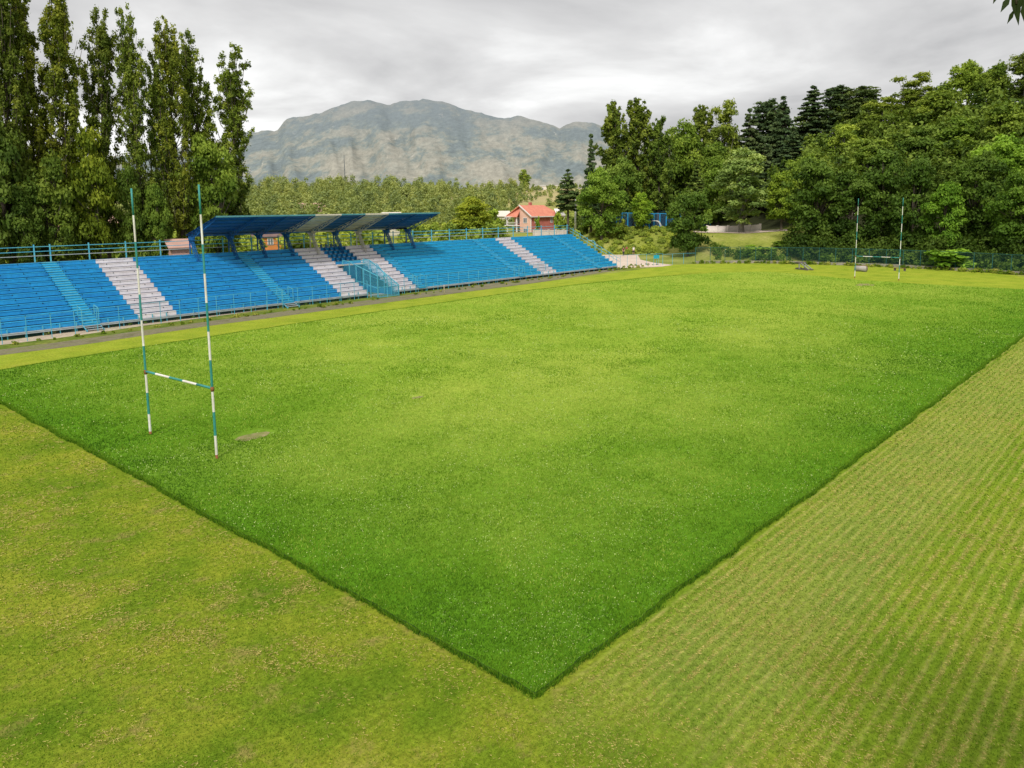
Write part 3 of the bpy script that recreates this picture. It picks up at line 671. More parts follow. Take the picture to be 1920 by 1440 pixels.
for i, x in enumerate(CX):
    m = RW if i in (4, 6) else RB
    mb = MB(); n = 7                                # lattice rafter
    top = [(x, YR-(YR-YF)*k/n, rz(YR-(YR-YF)*k/n)-.10) for k in range(n+1)]; bot = [(x, p[1], p[2]-.62*(1-k/n)-.02) for k, p in enumerate(top)]
    for k in range(n):
        mb.bar(top[k], top[k+1], .07, .07); mb.bar(bot[k], bot[k+1], .07, .06)
        mb.bar(bot[k], top[k+1], .045, .045)
        if k: mb.bar(bot[k], top[k], .045, .045)
    Cn(mb.build('rafter', m))
    mb = MB(); mb.bar((x, 48.0, 5.0), (x, 48.0, 7.4), .10, .12)
    for s_ in (-.10, .10):
        A, B, C2, D2 = np.array((x+s_, 46.0, 4.45)), np.array((x+s_*.6, 47.3, 6.9)), np.array((x+s_, 46.55, 4.7)), np.array((x+s_*.6, 47.75, 6.9))
        mb.bar(A, B, .06); mb.bar(C2, D2, .06)
        for k in range(5):
            t0, t1 = k/5, (k+1)/5; mb.bar(A+(B-A)*t0, C2+(D2-C2)*t1, .03)
            mb.bar(C2+(D2-C2)*t0, A+(B-A)*t1, .03)
    mb.box(x-.16, x+.16, 47.1, 47.95, 6.85, 7.2)
    Cn(mb.build('column', m))
    mb = MB()                                     # curved haunch on both sides of the column head
    for s_ in (-1, 1):
        if (i == 0 and s_ < 0) or (i == len(CX)-1 and s_ > 0): continue
        pr_ = (x+s_*.16, 6.55)
        for k in range(1, 7):
            t = k/6*math.pi/2; q = (x+s_*(.16+.75*(1-math.cos(t))), 6.55+.72*math.sin(t))
            mb.quad([(pr_[0], 47.8, pr_[1]), (q[0], 47.8, q[1]), (q[0], 47.8, 7.33), (pr_[0], 47.8, 7.33)]); pr_ = q
    mb.box(CX[max(i-1, 0)] if i == len(CX)-1 else x, x if i == len(CX)-1 else CX[i+1], 47.72, 47.79, 7.22, 7.36)
    Cn(mb.build('haunch', m))

# players' tunnel cage in the gap of the stand
def meshmat(name, col, cover, cell=.12):
    m, nt, ns, ls = nmat(name); out = ns.new('ShaderNodeOutputMaterial'); d = ns.new('ShaderNodeBsdfPrincipled'); d.inputs['Base Color'].default_value = (*col, 1)
    d.inputs['Roughness'].default_value = .5; t = ns.new('ShaderNodeBsdfTransparent'); mx = ns.new('ShaderNodeMixShader'); mx.inputs[0].default_value = cover
    ls.new(t.outputs[0], mx.inputs[1]); ls.new(d.outputs[0], mx.inputs[2]); ls.new(mx.outputs[0], out.inputs[0]); return m
CAGE = meshmat('cage_wire', (.08, .42, .62), .30)
WIRE = meshmat('fence_wire', (.10, .34, .36), .05)
WIRE2 = meshmat('dense_wire', (.03, .12, .11), .14)
tn = empty('tunnel_cage', (40.2, 38, 0), 0, 'light blue mesh cage over the players tunnel in the gap of the stand', 'tunnel')
def T_(o): o.parent = tn; o.location = (-40.2, -38, 0); return o
tx0, tx1, ty0, ty1 = 38.75, 41.7, 36.9, 43.4
for x in (tx0, tx1):
    hf = 2.5 if x == tx0 else 1.3
    mb = MB(); mb.quad([(x, ty0, .05), (x, ty1, .6), (x, ty1, 4.0), (x, ty1-1.2, 3.9), (x, ty0, hf)]); T_(mb.build('mesh_side', CAGE))
    mb = MB(); mb.bar((x, ty0, hf), (x, ty1-1.2, 3.9), .08); mb.bar((x, ty1-1.2, 3.9), (x, ty1, 4.0), .08); mb.bar((x, ty0, 1.1), (x, ty1, 2.2), .05)
    for k in range(6): y = ty0+k*(ty1-ty0)/5; mb.box(x-.04, x+.04, y-.04, y+.04, 0, hf+(3.9-hf)*min(1, k/4.1)); 
    T_(mb.build('frame', RAILC))
mb = MB(); mb.quad([(tx0, ty0+.02, 2.52), (tx0+1.3, ty0+.02, 2.32), (tx1, ty1-2.6, 3.5), (tx1, ty1-1.2, 3.92), (tx0, ty1-1.2, 3.92)]); T_(mb.build('mesh_roof', CAGE))
mb = MB()
mb.bar((tx0+1.3, ty0, 2.32), (tx1, ty1-2.6, 3.5), .07); mb.bar((tx0, ty0, 2.52), (tx0+1.3, ty0, 2.32), .06); mb.bar((tx0, ty1-1.2, 3.93), (tx1, ty1-1.2, 3.93), .07); mb.bar((tx0, ty1-2.6, 3.6), (tx1, ty1-2.6, 3.55), .05)
T_(mb.build('roof_frame', RAILC))
g = MB(); g.quad([(tx0, ty0-.02, .05), (tx1, ty0-.02, .05), (tx1, ty0-.02, 1.3), (tx0+1.3, ty0-.02, 2.3), (tx0, ty0-.02, 2.4)]); gate = T_(g.build('gate', CAGE))
mb = MB()
for x, z in ((tx0, 2.45), (tx0+1.3, 2.35), (tx1, 1.35)): mb.box(x-.04, x+.04, ty0-.065, ty0-.022, 0, z)
for z in (.1, 1.2): mb.box(tx0, tx1, ty0-.055, ty0-.025, z-.03, z+.03)
T_(mb.build('gate_frame', RAILC))
mb = MB(); mb.box(TUN[0]-.0, TUN[0]+.02, Y0, Y0+DY*8, 0, .8); mb.box(TUN[1]-.02, TUN[1], Y0, Y0+DY*8, 0, .8); mb.box(TUN[0], TUN[1], Y0+DY*8+.05, Y0+DY*8+.1, 0, Z0+DZ*7-.12); T_(mb.build('tunnel_wall', BLD))

# small metal steps at the foot of two aisles
for x, lb in ((9.6, 'small metal steps below the left-hand aisle of the stand'), (28.3, 'small metal steps below the aisle left of the white stripes')):
    r = empty('metal_steps', (x, Y0-.7, 0), 0, lb, 'steps', 'metal steps at the foot of the aisles')
    for k in range(3):
        mb = MB(); mb.box(-.65, .65, -.45+.3*k, -.2+.3*k, .14+.13*k, .17+.13*k); mb.build('tread', RAILW, r)
    for s_ in (-.65, .65):
        mb = MB(); mb.bar((s_, -.5, 0), (s_, .45, .45), .05, .08); mb.bar((s_, -.5, 0), (s_, -.5, .2), .05); mb.build('stringer', RAILC, r)

# ------------------------------------------------------------------ touchline fence along the track
def fence(name, pts, hgt, wire, postm, label, base=None, pr=.03, rails=(1.0,), mid=None, cat='fence', z0=0.0, wz=0.0):
    c = np.mean(np.array(pts), axis=0); r = empty(name, (c[0], c[1], 0), 0, label, cat)
    zf = lambda p: (base(p) if base else 0)+z0
    Pz = [(p[0]-c[0], p[1]-c[1], zf(p)) for p in pts]
    for p in Pz:
        mb = MB(); mb.tube([(p[0], p[1], p[2]-.2-z0), (p[0], p[1], p[2]+hgt)], pr, 6); mb.build('post', postm, r)
    mb = MB()
    for a, b in zip(Pz[:-1], Pz[1:]): mb.quad([(a[0], a[1], a[2]+wz), (b[0], b[1], b[2]+wz), (b[0], b[1], b[2]+hgt-.02), (a[0], a[1], a[2]+hgt-.02)])
    mb.build('wire_mesh', wire, r)
    for q in rails:
        mb = MB()
        for a, b in zip(Pz[:-1], Pz[1:]): mb.bar((a[0], a[1], a[2]+hgt*q), (b[0], b[1], b[2]+hgt*q), pr*1.1)
        mb.build('top_rail' if q == 1 else 'rail', postm, r)
    return r
fp = [(-6.5, 35.6), (-4.6, 35.7), (-2.7, 35.8), (-.8, 35.8), (.9, 35.9), (2.6, 36.0)]
xx = 4.3
while xx < 97:
    fp.append((xx, float(np.interp(xx, [4, 10, 20, 30, 60, 86, 92, 98], [36.1, 36.9, 37.5, 37.9, 38.2, 39.6, 39.0, 36.2])))); xx += 1.78
# leave room for the tunnel mouth
fp1 = [p for p in fp if p[0] < 38.6]; fp2 = [p for p in fp if p[0] > 41.8]
fence('mesh_fence', fp1, 1.95, WIRE, RAILC, 'thin blue mesh fence in front of the left half of the stand', pr=.028)
fence('mesh_fence', fp2+[(97.8, 36.1)], 1.95, WIRE, RAILC, 'thin blue mesh fence in front of the right half of the stand', pr=.03)
# end fence on its low wall
WALLP = [(104.4, 33.6), (108.5, 29.2), (111.6, 24), (113.4, 18), (114.6, 11.5), (115.1, 5), (114.3, -2), (112.6, -9), (110.4, -16), (107, -24), (103, -31)]
def resample(P0, step):
    P0 = np.array(P0, float); d = np.r_[0, np.cumsum(np.linalg.norm(np.diff(P0, axis=0), axis=1))]; t = np.linspace(0, d[-1], int(d[-1]/step)+1)
    return [(float(np.interp(q, d, P0[:, 0])), float(np.interp(q, d, P0[:, 1]))) for q in t]
fence('mesh_fence', resample([(97.8, 36.1), (101, 35.4), (104.4, 33.6)], 2.0), 1.8, WIRE, RAILC, 'short low mesh fence beside the gravel path right of the blue sign', pr=.035)
WALLM = surf('weathered_wall', (.36, .32, .27), .9, .4, .8, col2=(.20, .21, .14), bump=.5)
mb = MB()
wp = resample(WALLP, 1.2)
for a, b in zip(wp[:-1], wp[1:]):
    hh = .42+.06*nz(a[0], a[1], .3, 3); d = np.array(b)-np.array(a); n_ = np.array([-d[1], d[0]])/np.linalg.norm(d)*.14; a_, b_ = np.array(a), np.array(b)
    for s0, s1, z0, z1 in ((-1, -1, -.3, hh), (1, 1, -.3, hh)):
        mb.quad([(*(a_+n_*s0), z0), (*(b_+n_*s0), z0), (*(b_+n_*s0), z1), (*(a_+n_*s0), z1)])
    mb.quad([(*(a_-n_), hh), (*(b_-n_), hh), (*(b_+n_), hh), (*(a_+n_), hh)])
tag(mb.build('low_wall', WALLM), 'low weathered concrete wall under the mesh fence behind the far goal', 'wall')
TEAL = surf('fence_teal', (.03, .13, .13), .5, .3, 1)
fence('mesh_fence', resample(WALLP, 2.55), 2.35, WIRE2, TEAL, 'tall dark teal mesh fence on the low wall at the foot of the wood', pr=.045, z0=.4, wz=.05)
# blue sign on the fence
sg = empty('sign', (96.6, 36.6, 0), math.atan2(-.5, 1.1), 'small plain turquoise sign board hung on the thin fence near the gravel road', 'sign')
mb = MB(); mb.box(-.55, .55, -.02, .02, 1.15, 1.75); mb.build('board', surf('sign_turquoise', (.02, .34, .46), .4, .1, 2), sg)
mb = MB(); mb.tube([(-.5, .05, 0), (-.5, .05, 1.7)], .025, 6); mb.build('post', RAILC, sg)
mb = MB(); mb.tube([(.5, .05, 0), (.5, .05, 1.7)], .025, 6); mb.build('post', RAILC, sg)

# white boxes / drum near the tunnel, post in the track
def small_box(u, v, w, h, label, m, name='box'):
    g = gz(u, v); r = empty(name, g, .3, label, name.replace('_', ' ')); mb = MB(); mb.box(-w/2, w/2, -w/2, w/2, 0, h); mb.build('body', m, r, bevel=.02)
    mb = MB(); mb.box(-w/2-.03, w/2+.03, -w/2-.03, w/2+.03, h+.002, h+.06); mb.build('lid', m, r, bevel=.01)
small_box(690, 543.5, .55, .32, 'white box on the grass left of the tunnel cage', WHITEP)
g = gz(755, 540); mb = MB()
n_ = 16
for k in range(9):
    pass
mb.tube([(0, 0, .02+.35*(1-math.cos(math.pi*k/10))) for k in range(11)], [max(.01, .35*math.sin(math.pi*k/10)) for k in range(11)], 14)
o = mb.build('ball', surf('ball_white', (.72, .74, .78), .5, .3, 4), None, True); o.location = g; tag(o, 'round whitish ball lying right of the tunnel cage', 'ball')
g = gz(833, 553); mb = MB(); mb.tube([(0, 0, 0), (0, 0, 1.15)], .035, 8); mb.tube([(0, 0, 1.15), (0, 0, 1.2)], [.05, .02], 8); o = mb.build('marker_post', surf('post_cream', (.6, .48, .36), .7, .2, 4), None, True); o.location = g; tag(o, 'single thin pale post at the edge of the dark track', 'post')

# scrummaging sled, rollers behind the far goal
WOOD = surf('old_wood', (.16, .14, .12), .9, .4, 2)
g = gz(1508, 506); r = empty('scrum_sled', g, 1.0, 'dark old training sled with a sloping arm left of the far goal', 'training sled')
mb = MB(); mb.bar((-1.5, -.5, .12), (1.5, -.5, .12), .14); mb.bar((-1.5, .5, .12), (1.5, .5, .12), .14); mb.bar((-1.4, -.5, .2), (-1.4, .5, .2), .12); mb.bar((1.4, -.5, .2), (1.4, .5, .2), .12); mb.build('skid', WOOD, r)
mb = MB(); mb.bar((.6, -.5, .1), (.6, -.5, 1.1), .14); mb.bar((.6, .5, .1), (.6, .5, 1.1), .14); mb.bar((-1.5, -.3, .15), (.6, -.3, 1.05), .12); mb.bar((-1.5, .3, .15), (.6, .3, 1.05), .12); mb.build('frame', surf('sled_grey', (.30, .30, .30), .7, .3, 2), r)
mb = MB(); mb.box(.5, 1.5, -.7, .7, .95, 1.15); mb.build('pad', WOOD, r)
g = gz(1614, 509); r = empty('lawn_roller', g, 1.35, 'pale concrete lawn roller lying behind the left post of the far goal', 'roller')
mb = MB(); mb.tube([(-.85, 0, .42), (.85, 0, .42)], .42, 20); mb.build('drum', CONC, r, True)
mb = MB(); mb.bar((-.95, 0, .42), (-.95, 0, .9), .05); mb.bar((.95, 0, .42), (.95, 0, .9), .05); mb.bar((-.95, 0, .9), (.95, 0, .9), .05); mb.build('frame', RUST, r)
g = gz(1687, 508); r = empty('wooden_bench', g, 1.5, 'broken brown wooden bench behind the right post of the far goal', 'bench')
mb = MB(); mb.bar((-.9, 0, .42), (.9, 0, .40), .35, .05); mb.build('seat', surf('brown_wood', (.25, .13, .08), .9, .3, 2), r)
for x in (-.7, .7): mb = MB(); mb.bar((x, 0, 0), (x, 0, .4), .08, .3); mb.build('leg', WOOD, r)

# ------------------------------------------------------------------ people on the gravel road
SKIN = surf('skin', (.52, .32, .24), .6, .05, 5); HAIR = surf('dark_hair', (.04, .03, .025), .7, .2, 20)
def skinned(name, pts, edges, rad, mat, parent, sub=1):
    me = bpy.data.meshes.new(name); me.from_pydata(pts, edges, []); me.materials.append(mat); o = bpy.data.objects.new(name, me); COL.objects.link(o); o.parent = parent
    m = o.modifiers.new('skin', 'SKIN'); 
    for i, r_ in enumerate(rad): me.skin_vertices[0].data[i].radius = (r_ if not isinstance(r_, tuple) else r_[0], r_ if not isinstance(r_, tuple) else r_[1])
    me.skin_vertices[0].data[0].use_root = True; m.use_smooth_shade = True
    s = o.modifiers.new('sub', 'SUBSURF'); s.levels = sub; s.render_levels = sub+1; return o
def skl(name, pts, edges, rad, mat, parent, sub=1):
    me = bpy.data.meshes.new(name); me.from_pydata(pts, edges, [])
    if not me.skin_vertices:
        o = bpy.data.objects.new(name, me); COL.objects.link(o); o.modifiers.new('skin', 'SKIN')
    else: o = bpy.data.objects.new(name, me); COL.objects.link(o); o.modifiers.new('skin', 'SKIN')
    o.parent = parent; me.materials.append(mat)
    if not me.skin_vertices:
        with bpy.context.temp_override(object=o, active_object=o): bpy.ops.mesh.customdata_skin_add()
    for i, r_ in enumerate(rad): me.skin_vertices[0].data[i].radius = r_ if isinstance(r_, tuple) else (r_, r_)
    me.skin_vertices[0].data[0].use_root = True; o.modifiers['skin'].use_smooth_shade = True
    s = o.modifiers.new('sub', 'SUBSURF'); s.levels = 1; s.render_levels = 2; return o
def person(loc, rz_, shirt, legs, label, h=1.74, stride=.25, longleg=True):
    r = empty('person', loc, rz_, label, 'person', 'people walking on the gravel road'); k = h/1.74
    hip = .92*k; sh = 1.42*k
    pts = [(0, 0, hip), (0, 0, 1.12*k), (0, 0, 1.34*k), (0, .01, 1.47*k), (0, .02, 1.54*k), (0, .03, 1.64*k), (0, .03, 1.71*k)]
    rad = [(.15, .10), (.13, .09), (.15, .10), .05, .05, (.075, .09), .06]
    E_ = [(0, 1), (1, 2), (2, 3), (3, 4), (4, 5), (5, 6)]
    def add(p, q, r_): pts.append(p); rad.append(r_); E_.append((q, len(pts)-1)); return len(pts)-1
    arm, leg = [], []
    for s_ in (-1, 1):
        a = add((s_*.17, 0, sh-.02), 2, .055); b = add((s_*.23, -.03*s_, 1.16*k), a, .042); c = add((s_*.24, .08+.10*s_*stride, .93*k), b, .03); d_ = add((s_*.235, .11+.10*s_*stride, .86*k), c, (.022, .04))
        for f_ in (-1.5, -.5, .5, 1.5): add((s_*.235+.004, .115+.10*s_*stride+f_*.017, (.79-.004*abs(f_))*k), d_, .009)
        add((s_*.215, .15+.10*s_*stride, .84*k), d_, .010)
        a = add((s_*.09, 0, .86*k), 0, .085); b = add((s_*.10, .5*stride*s_*.6+.03, .48*k), a, .058); c = add((s_*.10, stride*s_*.9-.02, .09*k), b, .04); add((s_*.11, stride*s_*.9+.14, .04*k), c, (.03, .035))
    skl('body', pts, E_, rad, SKIN, r)
    sp = [(0, 0, .90*k), (0, 0, 1.12*k), (0, 0, 1.35*k), (0, .01, 1.44*k)]; sr = [(.165, .115), (.145, .105), (.165, .115), .065]; se = [(0, 1), (1, 2), (2, 3)]
    for s_ in (-1, 1):
        sp.append((s_*.175, 0, sh-.02)); sr.append(.068); se.append((2, len(sp)-1)); sp.append((s_*.215, -.02*s_, 1.24*k)); sr.append(.058); se.append((len(sp)-2, len(sp)-1))
    skl('shirt', sp, se, sr, shirt, r)
    sp = [(0, 0, .95*k)]; sr = [(.158, .112)]; se = []
    for s_ in (-1, 1):
        sp.append((s_*.095, 0, .84*k)); sr.append(.098); se.append((0, len(sp)-1)); sp.append((s_*.10, .5*stride*s_*.6+.03, .48*k)); sr.append(.072); se.append((len(sp)-2, len(sp)-1))
        if longleg: sp.append((s_*.10, stride*s_*.9-.02, .12*k)); sr.append(.058); se.append((len(sp)-2, len(sp)-1))
    skl('trousers', sp, se, sr, legs, r)
    skl('hair', [(0, -.02, 1.66*k), (0, .0, 1.735*k), (0, .045, 1.745*k)], [(0, 1), (1, 2)], [(.08, .07), .07, .05], HAIR, r)
    mb = MB()
    for s_ in (-1, 1): mb.box(s_*.03-.012, s_*.03+.012, .112, .12, 1.65*k, 1.662*k)
    mb.box(-.022, .022, .105, .113, 1.585*k, 1.592*k); mb.box(-.012, .012, .11, .135, 1.61*k, 1.64*k); mb.build('face', HAIR, r)
    return r
NAVY = surf('navy_cloth', (.02, .02, .05), .9, .2, 4); RED = surf('dull_red_cloth', (.42, .09, .07), .9, .2, 4); WHC = surf('white_cloth', (.75, .74, .72), .9, .1, 4); BRN = surf('maroon_cloth', (.16, .03, .05), .9, .2, 4)
fdir = math.atan2(CAM[1]-56, CAM[0]-117)-math.pi/2
person(gz(1169, 479.5, .02), fdir+.2, BRN, NAVY, 'person in maroon top and dark trousers, left of the walkers', 1.8)
person(gz(1175, 476.5, .02), fdir-.1, RED, BRN, 'person in a red top in the middle of the walkers', 1.68)
person(gz(1188, 478, .02), fdir-.2, WHC, NAVY, 'person in white top and dark shorts, right of the walkers', 1.8, .3, False)

# ------------------------------------------------------------------ sports court on the mound
CB = surf('court_blue', (.03, .30, .62), .5, .2, 1.5)
cp = [at(u, 430, 171.5) for u in (1146, 1156, 1166.5, 1177, 1191, 1206, 1217, 1226, 1237, 1249, 1262, 1276)]
fence('court_fence', [(p[0], p[1]) for p in cp], 3.6, meshmat('court_wire', (.02, .08, .16), .42), CB, 'tall bright blue posts of the court fence on the grassy mound', base=lambda p: Hgt(*p)-.05, pr=.13, rails=(1.0,))
cp = [at(u, 430, 196) for u in np.arange(1140, 1340, 12)]
fence('court_fence', [(p[0], p[1]) for p in cp], 3.8, meshmat('court_wire_far', (.02, .10, .18), .35), CB, 'blue mesh fence at the back of the court behind the mound', base=lambda p: Hgt(*p)-.05, pr=.07)
g = at(1240, 430, 170); r = empty('goal_frame', (g[0], g[1], Hgt(g[0], g[1])), 2.0, 'white curved tube frame leaning by the blue court posts', 'goal frame')
for y in (0, 1.4):
    mb = MB(); mb.tube([(-.2, y, 0), (.1, y, 1.2), (.5, y, 1.85), (1.0, y, 2.0), (2.0, y, 2.0)], .06, 8); mb.build('side_tube', WHITEP, r, True)
mb = MB(); mb.tube([(2.0, 0, 2.0), (2.0, 1.4, 2.0)], .06, 8); mb.build('crossbar', WHITEP, r, True)
# pale road on the terrace, right
mb = MB(); us = np.arange(1300, 1480, 8)
for a, b in zip(us[:-1], us[1:]):
    q = [at(a, 440, 165), at(b, 440, 165), at(b, 440, 172), at(a, 440, 172)]; mb.quad([(p[0], p[1], Hgt(p[0], p[1])+.06) for p in q])
o = mb.build('terrace_road', ROADM); o['kind'] = 'structure'
WALLW = surf('pinkish_render', (.62, .55, .52), .9, .2, .6)
def wall_line(us, D, h, label, mat, name='garden_wall', v=440):
    P0 = [at(u, v, D) for u in us]; mb = MB(); c = P0[0]; r = empty(name, (c[0], c[1], 0), 0, label, 'wall')
    for a, b in zip(P0[:-1], P0[1:]):
        za, zb_ = Hgt(a[0], a[1]), Hgt(b[0], b[1]); A, B = np.array([a[0]-c[0], a[1]-c[1], za]), np.array([b[0]-c[0], b[1]-c[1], zb_]); n_ = np.array([A[1]-B[1], B[0]-A[0], 0]); n_ = n_/np.linalg.norm(n_)*.12; H_ = np.array([0, 0, h])
        for s_ in (-1, 1): mb.quad([A+n_*s_-H_*.2, B+n_*s_-H_*.2, B+n_*s_+H_, A+n_*s_+H_])
        mb.quad([A-n_+H_, B-n_+H_, B+n_+H_, A+n_+H_])
    mb.build('wall', mat, r)
    mb = MB()
    for a in P0:
        z = Hgt(a[0], a[1]); mb.box(a[0]-c[0]-.2, a[0]-c[0]+.2, a[1]-c[1]-.2, a[1]-c[1]+.2, z-.2, z+h+.15)
    mb.build('pillar', mat, r); return r
wall_line([1001, 1015, 1029, 1043, 1057, 1070, 1084, 1098], 186, 1.35, 'pale pinkish garden wall in front of the red-roofed house and pine', WALLW)
wall_line([1326, 1345, 1365, 1385, 1405, 1425], 173, 1.3, 'pale wall behind the trees on the terrace', surf('pale_render', (.82, .74, .70), .9, .2, .6))

# ------------------------------------------------------------------ lamp posts, poles
def lamp(u, v0, D, h, label, mat, curved=True):
    g = at(u, v0, D); r = empty('street_lamp', (g[0], g[1], Hgt(g[0], g[1])), 2.3, label, 'street lamp')
    mb = MB()
    if curved: mb.tube([(0, 0, -.2), (0, 0, h*.8), (.15, 0, h*.93), (.5, 0, h), (.9, 0, h)], [.07, .06, .05, .05, .04], 8)
    else: mb.tube([(0, 0, -.2), (0, 0, h)], [.26, .16], 8)
    mb.build('pole', mat, r, True); mb = MB(); 
    if curved: mb.box(.75, 1.25, -.12, .12, h-.07, h+.05)
    else: mb.box(-.5, .5, -.06, .06, h-.5, h-.38)
    mb.build('lamp_head' if curved else 'cross_arm', RAILW, r)
lamp(1117, 450, 137, 3.9, 'short curved pale street lamp beyond the end of the stand', RAILC)
lamp(1079, 440, 178, 9.3, 'plain white pole standing right of the lone pine', surf('pole_white', (.74, .72, .72), .6, .1, 1), False)
g = at(647, 340, 470); mb = MB(); zb_ = Hgt(g[0], g[1]); mb.tube([(-.6, 0, 0), (0, 0, 24)], .12, 4); mb.tube([(.6, 0, 0), (0, 0, 24)], .12, 4); mb.tube([(0, .6, 0), (0, 0, 24)], .12, 4)
for k in range(12): mb.bar((-.6*(1-k/12), 0, 2*k), (.6*(1-(k+1)/12), 0, 2*k+2), .08)
o = mb.build('radio_mast', surf('mast_grey', (.16, .18, .20), .7, .2, 1)); o.location = (g[0], g[1], zb_); tag(o, 'thin dark lattice mast rising from the wooded ridge', 'mast')

# ------------------------------------------------------------------ red-roofed house behind the stand
TILE = surf('red_tiles', (.70, .27, .18), .8, .2, .7, col2=(.58, .20, .14), bump=.4, bscale=6)
SALM = surf('salmon_brick', (.80, .50, .40), .85, .12, 1.0, bump=.3)
REDW = surf('red_brick', (.55, .17, .15), .85, .2, 1.0, bump=.3)
TRIM = surf('white_trim', (.82, .78, .78), .6, .08, 1)
GLASS = surf('dark_glass', (.22, .24, .28), .15, .3, 1, spec=.6)
def at3(u, D): g = at(u, 440, D); return g[0], g[1], Hgt(g[0], g[1])
def rect(r, name, o_, dx, dz, x0, x1, z0, z1, mat, off=.03, th=.06):
    """thin panel on a wall plane: origin o_, direction dx (unit, horizontal)"""
    o_, dx = np.array(o_, float), np.array(dx, float); n_ = np.array([dx[1], -dx[0], 0.])
    mb = MB(); A = [o_+dx*x0+np.array([0, 0, z0]), o_+dx*x1+np.array([0, 0, z0]), o_+dx*x1+np.array([0, 0, z1]), o_+dx*x0+np.array([0, 0, z1])]
    F0 = [p+n_*off for p in A]; F1 = [p+n_*(off+th) for p in A]; mb.quad(F1)
    for k in range(4): mb.quad([F0[k], F0[(k+1) % 4], F1[(k+1) % 4], F1[k]])
    return mb.build(name, mat, r)
def window(r, o_, dx, x0, x1, z0, z1):
    w = rect(r, 'window', o_, dx, 0, x0, x1, z0, z1, TRIM); m = (x0+x1)/2
    rect(w, 'pane', o_, dx, 0, x0+.1, m-.05, z0+.12, z1-.12, GLASS, .092, .01); rect(w, 'pane', o_, dx, 0, m+.05, x1-.1, z0+.12, z1-.12, GLASS, .092, .01)
x, y, z = at3(996.5, 205)
view = math.atan2(y-CAM[1], x-CAM[0]); h_ = empty('house', (x, y, z-1.0), 0, 'two-storey red brick house with orange tiled roof and white balcony columns', 'house')
g1 = np.array([math.cos(view+math.radians(133)), math.sin(view+math.radians(133)), 0])   # gable wall runs to the left, away
g2 = np.array([math.cos(view-math.radians(47)), math.sin(view-math.radians(47)), 0]); g2 = np.array([math.cos(view-math.radians(43)), math.sin(view-math.radians(43)), 0]); 
g1 = np.array([-g2[1], g2[0], 0.])
La, Lb, He, Hr = 8.2, 12.4, 5.4, 8.2
def Q(a, b, z_): p = g1*a+g2*b; return (p[0], p[1], z_)
mb = MB(); aw = 4.3                                                # gable wall (front part), porch recess beyond
mb.quad([Q(0, 0, 0), Q(aw, 0, 0), Q(aw, 0, He+3.0), Q(0, 0, He)]); mb.build('wall', SALM, h_)['label'] = 'salmon gable wall'
mb = MB(); mb.quad([Q(0, Lb, 0), Q(0, 0, 0), Q(0, 0, He), Q(0, Lb, He)]); mb.quad([Q(aw, 0, 0), Q(aw, 2, 0), Q(aw, 2, He+2.6), Q(aw, 0, He+3.0)]); mb.quad([Q(aw, 2, 0), Q(La, 2, 0), Q(La, 2, He), Q(aw, 2, He+2.4)]); mb.quad([Q(La, 2, 0), Q(La, Lb, 0), Q(La, Lb, He), Q(La, 2, He)]); mb.quad([Q(0, Lb, 0), Q(La, Lb, 0), Q(La, Lb, He), Q(0, Lb, He)])
mb.build('wall', REDW, h_)['label'] = 'red brick long wall and porch walls'
mb = MB(); ov = .5; ra = aw-.1
mb.quad([Q(-ov, -ov, He-.25), Q(-ov, Lb+ov, He-.25), Q(ra, Lb-2.8, Hr), Q(ra, -ov*.6, Hr)]); mb.quad([Q(La+ov, Lb+ov, He-.25), Q(La+ov, -ov-.8, He-.25), Q(ra, -ov*.6, Hr), Q(ra, Lb-2.8, Hr)]); mb.quad([Q(-ov, Lb+ov, He-.25), Q(La+ov, Lb+ov, He-.25), Q(ra, Lb-2.8, Hr)])
mb.quad([Q(La+.7, -1.3, He-.35), Q(aw-.1, -1.3, He-.35), Q(aw-.1, .9, Hr-.1)]); ro = mb.build('roof', TILE, h_); sol = ro.modifiers.new('s', 'SOLIDIFY'); sol.thickness = .18
mb = MB(); mb.bar(Q(-ov-.05, -ov-.05, He-.3), Q(-ov-.05, Lb+ov, He-.3), .15, .25); mb.bar(Q(-ov, -ov-.08, He-.2), Q(ra, -ov*.6-.1, Hr+.02), .16, .28); mb.bar(Q(La+ov, -ov-.9, He-.32), Q(aw, -ov-.5, He-.32), .15, .22); mb.build('fascia', TRIM, h_)
mb = MB(); mb.box(*[v for p in zip(Q(5.0, 5, 0)[:2], [q+.7 for q in Q(5.0, 5, 0)[:2]]) for v in p], 7.3, 9.0); mb.build('chimney', REDW, h_)
o0 = np.array(Q(aw, 0, 0)); d1 = -g1     # seen from the front, wall direction so that the normal faces the viewer
for x0, x1, z0, z1 in ((1.4, 2.8, 3.4, 4.9), (1.4, 2.8, .6, 2.1)): window(h_, o0, d1, x0, x1, z0, z1)
window(h_, Q(La, 2, 0), d1, .9, 2.1, 3.2, 4.9); rect(h_, 'door', Q(La, 2, 0), d1, 0, 1.2, 2.2, .1, 2.2, TRIM); rect(h_, 'recess_panel', Q(La, 2, 0), d1, 0, 2.5, 3.3, .1, 2.2, surf('dark_recess', (.06, .02, .02), .9, .1, 1))  # last panel is flat dark colour painted for a shaded porch recess
for x0, x1, z0, z1 in ((1.3, 2.4, 3.4, 4.9), (1.3, 2.4, .6, 2.0), (7.6, 8.6, 3.4, 4.9)): window(h_, Q(0, 0, 0), g2, x0, x1, z0, z1)
rect(h_, 'corner_trim', Q(.25, 0, 0), d1, 0, 0, .25, 0, He, TRIM, .01, .04)
for a in (La+.2, aw+.5): mb = MB(); p = Q(a, -.7, 0); mb.box(p[0]-.16, p[0]+.16, p[1]-.16, p[1]+.16, 0, He-.3); mb.build('column', TRIM, h_)
